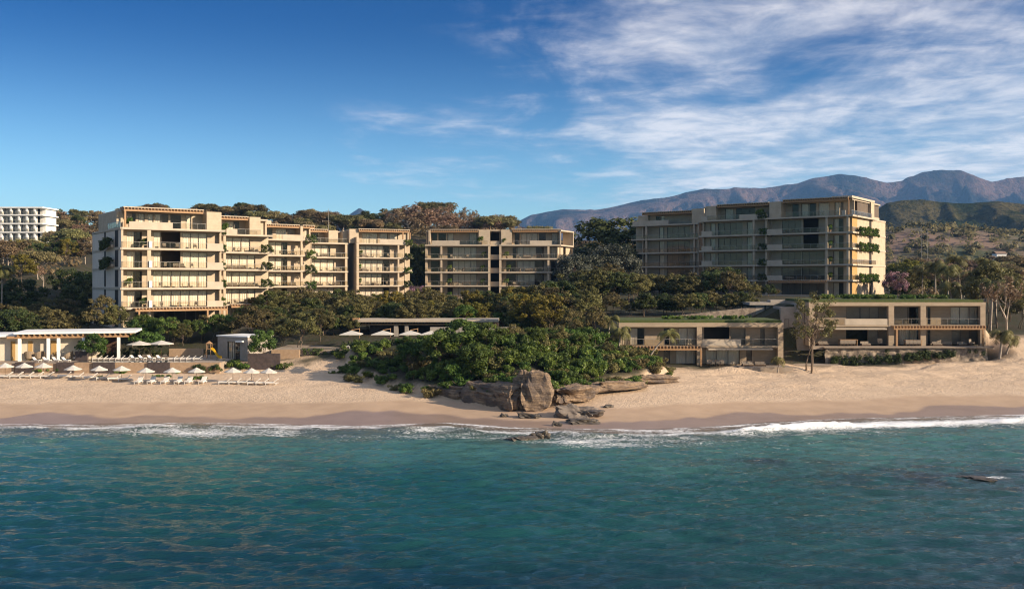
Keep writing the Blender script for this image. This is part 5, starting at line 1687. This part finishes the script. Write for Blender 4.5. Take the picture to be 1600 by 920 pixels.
def proto_parasol(r, hp, hc, mat_=None):
    o = thing('parasol', 'x', 'parasol')
    n = 8; c = MB(); zr = hp - hc
    apex = (0, 0, hp); rim = [(r * math.cos(2 * math.pi * (k + .5) / n), r * math.sin(2 * math.pi * (k + .5) / n), zr) for k in range(n)]
    for k in range(n):
        a, b = rim[k], rim[(k + 1) % n]
        ma = tuple(.5 * q for q in (a[0], a[1], 0)); mb_ = tuple(.5 * q for q in (b[0], b[1], 0))
        am = (ma[0], ma[1], zr + hc * .44); bm2 = (mb_[0], mb_[1], zr + hc * .44)
        c.face([apex, am, bm2]); c.face([am, a, b, bm2])
        c.face([a, (a[0], a[1], zr - .10), (b[0], b[1], zr - .10), b])
    c.build('canopy', [mat_ or M_WHITE], o, (0, 0, 0))
    MB().tube([(0, 0, -.3), (0, 0, hp + .12)], .028, 6).build('pole', [M_DKWOOD], o, (0, 0, 0))
    rb = MB()
    for k in range(n): rb.tube([(0, 0, zr + hc * .35), (rim[k][0] * .96, rim[k][1] * .96, zr - .02)], .012, 4)
    rb.build('ribs', [M_DKWOOD], o, (0, 0, 0))
    return o

def proto_square_parasol():
    o = thing('cantilever_parasol', 'x', 'parasol')
    c = MB(); r = 1.75; zr = 2.25; hp = 2.85
    rim = [(-r, -r, zr), (r, -r, zr), (r, r, zr), (-r, r, zr)]
    for k in range(4):
        a, b = rim[k], rim[(k + 1) % 4]
        c.face([(0, 0, hp), a, b]); c.face([a, (a[0], a[1], zr - .12), (b[0], b[1], zr - .12), b])
    c.build('canopy', [M_WHITE], o, (0, 0, 0))
    MB().tube([(1.1, 1.9, 0), (1.1, 1.9, 3.15)], .06, 6).build('mast', [M_WOOD], o, (0, 0, 0))
    MB().tube([(1.1, 1.9, 3.05), (0, 0, 2.92)], .04, 6).build('arm', [M_WOOD], o, (0, 0, 0))
    return o

def proto_chair(mat_, leg, s=1.0):
    o = thing('outdoor_chair', 'x', 'chair')
    MB().box(-.28, .28, -.28, .28, .34, .46).build('seat', [mat_], o, (0, 0, 0))
    MB().box(-.30, .30, .22, .32, .461, .95).box(-.32, -.24, -.25, .22, .55, .62).box(.24, .32, -.25, .22, .55, .62).build('backrest', [mat_], o, (0, 0, 0))
    l = MB()
    for x in (-.25, .25):
        for y in (-.25, .25): l.box(x - .025, x + .025, y - .025, y + .025, 0, .34)
    l.build('legs', [leg], o, (0, 0, 0))
    return o

def proto_table(L=2.2, mat_=None):
    o = thing('dining_table', 'x', 'table')
    MB().box(-L / 2, L / 2, -.45, .45, .70, .76).build('tabletop', [mat_ or M_WOOD], o, (0, 0, 0))
    l = MB()
    for x in (-L / 2 + .1, L / 2 - .1):
        for y in (-.38, .38): l.box(x - .04, x + .04, y - .04, y + .04, 0, .70)
    l.build('legs', [mat_ or M_WOOD], o, (0, 0, 0))
    return o

def proto_sofa():
    o = thing('outdoor_sofa', 'x', 'sofa')
    MB().box(-1.0, 1.0, -.42, .42, .10, .30).box(-1.0, -.9, -.42, .42, 0, .10).box(.9, 1.0, -.42, .42, 0, .10).build('frame', [M_DKWOOD], o, (0, 0, 0))
    MB().box(-.96, -.02, -.4, .25, .301, .46).box(.02, .96, -.4, .25, .301, .46).build('seat_cushions', [M_BEIGE], o, (0, 0, 0))
    MB().box(-.96, -.02, .2, .4, .462, .85).box(.02, .96, .2, .4, .462, .85).build('back_cushions', [M_BEIGE], o, (0, 0, 0))
    return o

def proto_wicker():
    o = thing('wicker_armchair', 'x', 'armchair')
    mb = MB(); n = 12
    for k in range(n):
        a0 = math.pi * (-.15 + 1.3 * k / n); a1 = math.pi * (-.15 + 1.3 * (k + 1) / n)
        h0 = .75 + .55 * math.sin(math.pi * k / n); h1_ = .75 + .55 * math.sin(math.pi * (k + 1) / n)
        p = lambda a, r, z: (r * math.cos(a), r * math.sin(a), z)
        mb.face([p(a0, .55, .25), p(a1, .55, .25), p(a1, .70, h1_), p(a0, .70, h0)])
        mb.face([p(a0, .49, .25), p(a0, .64, h0), p(a1, .64, h1_), p(a1, .49, .25)])
        mb.face([p(a0, .70, h0), p(a1, .70, h1_), p(a1, .64, h1_), p(a0, .64, h0)])
    mb.build('shell', [M_WICK], o, (0, 0, 0))
    MB().tube([(0, 0, .26), (0, 0, .46)], .5, 12).build('seat_cushion', [M_CUSH], o, (0, 0, 0))
    l = MB()
    for k in range(4):
        a = math.pi / 4 + k * math.pi / 2; l.tube([(.42 * math.cos(a), .42 * math.sin(a), .26), (.48 * math.cos(a), .48 * math.sin(a), 0)], .03, 5)
    l.build('legs', [M_DKWOOD], o, (0, 0, 0))
    return o

class Stamp:
    def __init__(s, proto): s.p = proto; s.used = False
    def at(s, x, y, z, rz, label, group=None, sc_=1.0):
        o = s.p if not s.used else copy_tree(s.p)
        s.used = True
        o.location = (x, y, z); o.rotation_euler = (0, 0, rz); o.scale = (sc_,) * 3
        o['label'] = label
        if group: o['group'] = group
        return o

S_LOUNGE = Stamp(proto_lounger()); S_PAR = Stamp(proto_parasol(1.28, 2.3, .62)); S_POOLPAR = Stamp(proto_parasol(1.9, 2.75, .5))
S_CANT = Stamp(proto_square_parasol()); S_CHAIR = Stamp(proto_chair(M_BEIGE, M_DKWOOD)); S_TABLE = Stamp(proto_table())
S_SOFA = Stamp(proto_sofa()); S_WICK = Stamp(proto_wicker())

# ---- beach parasols and loungers
par = [(8, 592), (38, 592), (68, 592), (114, 596), (155, 597), (190, 597), (228, 600), (269, 600), (307, 600), (364, 600), (393, 601), (420, 601)]
ordn = ['first', 'second', 'third', 'fourth', 'fifth', 'sixth', 'seventh', 'eighth', 'ninth', 'tenth', 'eleventh', 'last']
for i, (px, py) in enumerate(par):
    x, y, z = on_ground(px, py - 2.0)
    S_PAR.at(x, y, z, .3 + i, f'white pointed beach parasol, {ordn[i]} from the left in the row on the sand', 'beach parasols in a row', .93)
for i, px in enumerate([10, 26, 43, 58, 74]):
    x, y, z = on_ground(px, 590.5)
    S_LOUNGE.at(x, y, z, .05, f'white side-on beach lounger, {ordn[i]} from the left edge, under the leftmost parasols', 'beach loungers on the sand', 1.0)
for i, px in enumerate([101, 121, 142, 161, 179, 195]):
    x, y, z = on_ground(px, 590 + i * 1.0)
    S_LOUNGE.at(x, y, z, .35, f'white angled beach lounger, {ordn[i]} of the six between the third and sixth parasols', 'beach loungers on the sand', 1.0)
for i, px in enumerate([217, 237, 258, 279, 295, 317]):
    x, y, z = on_ground(px, 599)
    S_LOUNGE.at(x, y, z, R(90), f'white end-on beach lounger facing the sea, {ordn[i]} of six below the middle parasols', 'beach loungers on the sand', 1.05)
for i, px in enumerate([352, 368, 382, 397, 410, 425]):
    x, y, z = on_ground(px, 600 + (i > 2))
    S_LOUNGE.at(x, y, z, .05, f'white side-on beach lounger, {ordn[i]} of six under the three rightmost parasols', 'beach loungers on the sand', 1.0)
# ---- pool terrace
for i, px in enumerate([57, 73, 88, 103]):
    S_LOUNGE.at(pxx(px, 141.5), 141.5, 4.0, R(160), f'white lounger before the pavilion columns, {ordn[i]} of four from the left', 'loungers before the pavilion', .8)
for i, px in enumerate([152, 161, 170, 179, 188, 197]):
    S_LOUNGE.at(pxx(px, 144.6), 144.6, 4.0, .25, f'white lounger before the clipped hedge, {ordn[i]} of six from the left', 'loungers before the hedge', .8)
for i, px in enumerate([209, 222, 236, 250]):
    S_LOUNGE.at(pxx(px, 145.2), 145.2, 4.0, R(150), f'white lounger beneath the pool parasols, {ordn[i]} of four from the left', 'loungers beneath the pool parasols', .8)
for i, px in enumerate([270, 280, 289, 299, 309]):
    S_LOUNGE.at(pxx(px, 144.6), 144.6, 4.0, .25, f'white lounger before the low tan wall, {ordn[i]} of five from the left', 'loungers before the tan wall', .8)
S_POOLPAR.at(pxx(218, 147.2), 147.2, 4.0, .2, 'wide flat pool parasol on a wooden pole, the left of the pair', 'pool parasols')
S_POOLPAR.at(pxx(252, 148.5), 148.5, 4.0, .5, 'wide flat pool parasol on a dark pole, the right of the pair', 'pool parasols')
for i, px in enumerate([46, 61, 106, 121]):
    S_WICK.at(pxx(px, 144.3), 144.3, 4.0, R(200 + i * 40), f'round-backed wicker armchair inside the beach pavilion, {ordn[i]} of four from the left', 'wicker armchairs in the pavilion', 1.1)
for i, px in enumerate([8, 20, 84]):
    S_CHAIR.at(pxx(px, 143.9), 143.9, 4.0, R(20 + 60 * i), f'small pale chair inside the beach pavilion, {ordn[i]} of three from the left', 'pale chairs in the pavilion', 1.0)
# ---- upper terrace
for i, px in enumerate([549, 598, 641, 674]):
    S_CANT.at(pxx(px, 152), 152, 5.45, 0, f'white cantilever parasol of the upper terrace, {ordn[i]} of four from the left', 'cantilever parasols', .92)
for i, px in enumerate([541, 553, 565, 577, 592, 606, 660, 684]):
    S_LOUNGE.at(pxx(px, 149.8), 149.8, 5.45, .25, f'white lounger on the upper terrace, {ordn[i]} of eight from the left', 'loungers on the upper terrace', .85)
# ---- yellow slide
x0, y0 = pxx(327, 147.5), 147.5
o = thing('playground_slide', 'yellow playground slide with its ladder tower beside the pool hut', 'slide', (x0, y0, 4.0))
mb = MB(); pts = [(.35, 1.75), (.8, 1.45), (1.2, .8), (1.6, .3), (2.1, .18)]
for (xa, za), (xb, zb) in zip(pts[:-1], pts[1:]):
    mb.quad((xa, -.3, za), (xb, -.3, zb), (xb, .3, zb), (xa, .3, za))
    for yy in (-.3, .3):
        mb.quad((xa, yy, za - .12), (xb, yy, zb - .12), (xb, yy, zb + .25), (xa, yy, za + .25))
        mb.quad((xa, yy * 1.1, za - .12), (xa, yy * 1.1, za + .25), (xb, yy * 1.1, zb + .25), (xb, yy * 1.1, zb - .12))
mb.build('chute', [M_YELL], o, (0, 0, 0))
mb = MB()
for xx in (-.4, .35):
    for yy in (-.4, .4): mb.tube([(xx, yy, 0), (xx, yy, 2.7)], .05, 6)
mb.build('posts', [M_WOOD], o, (0, 0, 0))
MB().box(-.45, .4, -.45, .45, 1.66, 1.74).build('platform', [M_WOOD], o, (0, 0, 0))
mb = MB(); 
for (a, b) in (((-.5, -.5), (.45, -.5)), ((.45, -.5), (.45, .5)), ((.45, .5), (-.5, .5)), ((-.5, .5), (-.5, -.5))):
    mb.face([(a[0], a[1], 2.6), (b[0], b[1], 2.6), (0, 0, 3.1)])
mb.build('roof', [M_WOOD], o, (0, 0, 0))
o.scale = (.88, .88, .88)
mb = MB()
for k in range(6): mb.box(-.95 + k * .09, -.90 + k * .09, -.25, .25, .25 + k * .26, .30 + k * .26)
mb.build('ladder', [M_WOOD], o, (0, 0, 0))

# ---- villa terraces
def in_frame(F, px, v):
    u = F.u(px, v); return F.w(u, v, 0)
def put(st, F, px, v, z, rz, label, group=None, s=1.0):
    x, y, _ = in_frame(F, px, v); st.at(x, y, z, F.a + rz, label, group, s)
put(S_TABLE, F4v, 1118, -.1, 3.0, 0, 'long timber dining table under the canopy of the lower villa', None, 1.05)
for i, px in enumerate((1107, 1114, 1121, 1128)):
    put(S_CHAIR, F4v, px, -.9, 3.0, math.pi, f'timber-legged dining chair in front of the lower villa table, {ordn[i]} of four', 'dining chairs of the lower villa', .95)
put(S_SOFA, F4v, 1168, -1.6, 3.02, .1, 'pale outdoor sofa on the terrace step of the lower villa, the left of two', 'sofas of the lower villa', .85)
put(S_SOFA, F4v, 1188, -1.5, 3.02, -.1, 'pale outdoor sofa on the terrace step of the lower villa, the right of two', 'sofas of the lower villa', .8)
put(S_SOFA, F5v, 1286, .6, 5.46, 0, 'low pale sofa at the left end of the right villa terrace', 'sofas of the right villa', .8)
put(S_TABLE, F5v, 1325, .5, 5.46, 0, 'dining table before the dark opening of the right villa', 'tables of the right villa', 1.3)
for i, px in enumerate((1315, 1321, 1327, 1333)):
    put(S_CHAIR, F5v, px, -.4, 5.46, math.pi, f'chair at the dining table before the dark opening of the right villa, {ordn[i]} of four', 'dining chairs of the right villa', 1.0)
put(S_SOFA, F5v, 1352, .2, 5.46, .2, 'sofa right of the dining table before the dark opening of the right villa', 'sofas of the right villa', .8)
put(S_CHAIR, F5v, 1375, .2, 5.46, -.3, 'single armchair left of the timber pergola of the right villa', None, 1.2)
put(S_TABLE, F5v, 1426, .3, 5.46, 0, 'dining table under the left half of the timber pergola of the right villa', 'tables of the right villa', 1.2)
for i, px in enumerate((1417, 1423, 1429, 1435)):
    put(S_CHAIR, F5v, px, -.4, 5.46, math.pi, f'chair at the table under the left half of the timber pergola, {ordn[i]} of four', 'pergola dining chairs', 1.0)
put(S_SOFA, F5v, 1464, .2, 5.46, .0, 'sofa with pale cushions under the middle of the timber pergola', 'sofas of the right villa', .75)
put(S_SOFA, F5v, 1480, .4, 5.46, -.5, 'turned sofa with pale cushions under the middle of the timber pergola', 'sofas of the right villa', .72)
put(S_SOFA, F5v, 1503, .2, 5.46, .2, 'sofa under the right half of the timber pergola', 'sofas of the right villa', .72)
put(S_CHAIR, F5v, 1518, .0, 5.46, .6, 'lone chair under the right half of the timber pergola', None, 1.1)
for px, v in ((1043, 5), (1058, 5), (1080, 4), (1090, 5), (1103, 6), (1132, 5), (1145, 4), (1160, 6)):
    x, y, _ = in_frame(F4v, px, v)
    shrub(x, y, 9.85, .75, 'small round bush on the turf roof of the lower villa', 'bushes on the lower turf roof', True)
for px, v in ((1300, 8), (1322, 9), (1338, 8), (1352, 9), (1372, 7), (1390, 9), (1418, 8), (1440, 8), (1470, 9), (1290, 10), (1382, 10)):
    x, y, _ = in_frame(F5v, px, v)
    shrub(x, y, 12.82, 1.0, 'round bush on the turf roof of the right villa', 'bushes on the right turf roof', True)
# ---- balconies of the sunlit corner block and the others
fl = {1: 'first', 2: 'second', 3: 'third', 4: 'fourth'}
er = np.random.default_rng(8)
for (F, a, b, zz, dz, nm) in ((F1, 242, 320, ZL, 0, 'sunlit corner section'), (F2, 358, 402, ZL, .012, 'second sunlit section'), (F3, 412, 465, ZL, .024, 'third sunlit section'), (F4, 484, 535, ZL, .036, 'fourth sunlit section'), (F5, 565, 615, ZL, .048, 'rightmost sunlit section'), (F6, 700, 755, ZC, 0, 'left half of the central block'), (F7, 795, 850, ZC, 0, 'right half of the central block'), (FA, 1226, 1286, Zr, 0, 'shaded right tower front')):
    for i in (1, 2, 3, 4):
        n = 3
        for k in range(n):
            px = lerp(a, b, (k + .5 + er.uniform(-.3, .3)) / n)
            kind_ = er.choice([0, 0, 1, 2])
            st = (S_CHAIR, S_SOFA, S_TABLE)[kind_]
            what = ('chair', 'sofa', 'table')[kind_]
            put(st, F, px, 1.1, zz[i] + dz, er.uniform(-.6, .6) + (math.pi if kind_ == 0 and er.random() < .3 else 0), f'outdoor {what} on the {fl[i]}-floor balcony of the {nm}', f'{what}s on the {fl[i]} floor of the {nm}', .95)

# ---- potted plants on the balconies
def proto_pot():
    o = thing('potted_plant', 'x', 'plant')
    MB().tube([(0, 0, 0), (0, 0, .5)], [.20, .28], 10).build('pot', [M_POT], o, (0, 0, 0))
    p = link_mesh('foliage', K_SHRUB[0], o); p.location = (0, 0, .35); p.scale = (.62, .62, .72)
    return o
S_POT = Stamp(proto_pot())
for F, zz, dz, lst, nm in ((F6, ZC, 0, ((703, 1), (703, 2), (703, 3), (755, 1), (755, 2), (755, 3), (757, 4)), 'left half of the central block'),
                           (F7, ZC, 0, ((792, 1), (792, 2), (792, 4), (795, 3), (789, 5)), 'right half of the central block'),
                           (F5, ZL, .048, ((562, 2), (562, 3), (564, 4)), 'rightmost sunlit section'),
                           (F1, ZL, 0, ((203, 2), (226, 1), (227, 4), (203, 5)), 'sunlit corner section'),
                           (FA, Zr, 0, ((1297, 1), (1297, 2), (1297, 3), (1297, 4)), 'right tower corner')):
    for px, i in lst:
        put(S_POT, F, px, 1.2, zz[i] + dz, 0, f'leafy potted plant on the {fl.get(i, "top")}-floor balcony of the {nm}', f'potted plants of the {nm}', 1.0)
for F, px in ((F2, 352), (FB, 1188), (F6, 752)):
    put(S_POT, F, px, .9, (ZC if F is F6 else (Zr if F is FB else ZL))[5] + .015, 0, 'bushy potted plant on the roof terrace of the ' + {id(F2): 'second sunlit section', id(FB): 'middle of the right tower', id(F6): 'central block'}[id(F)], 'roof terrace plants', 1.25)
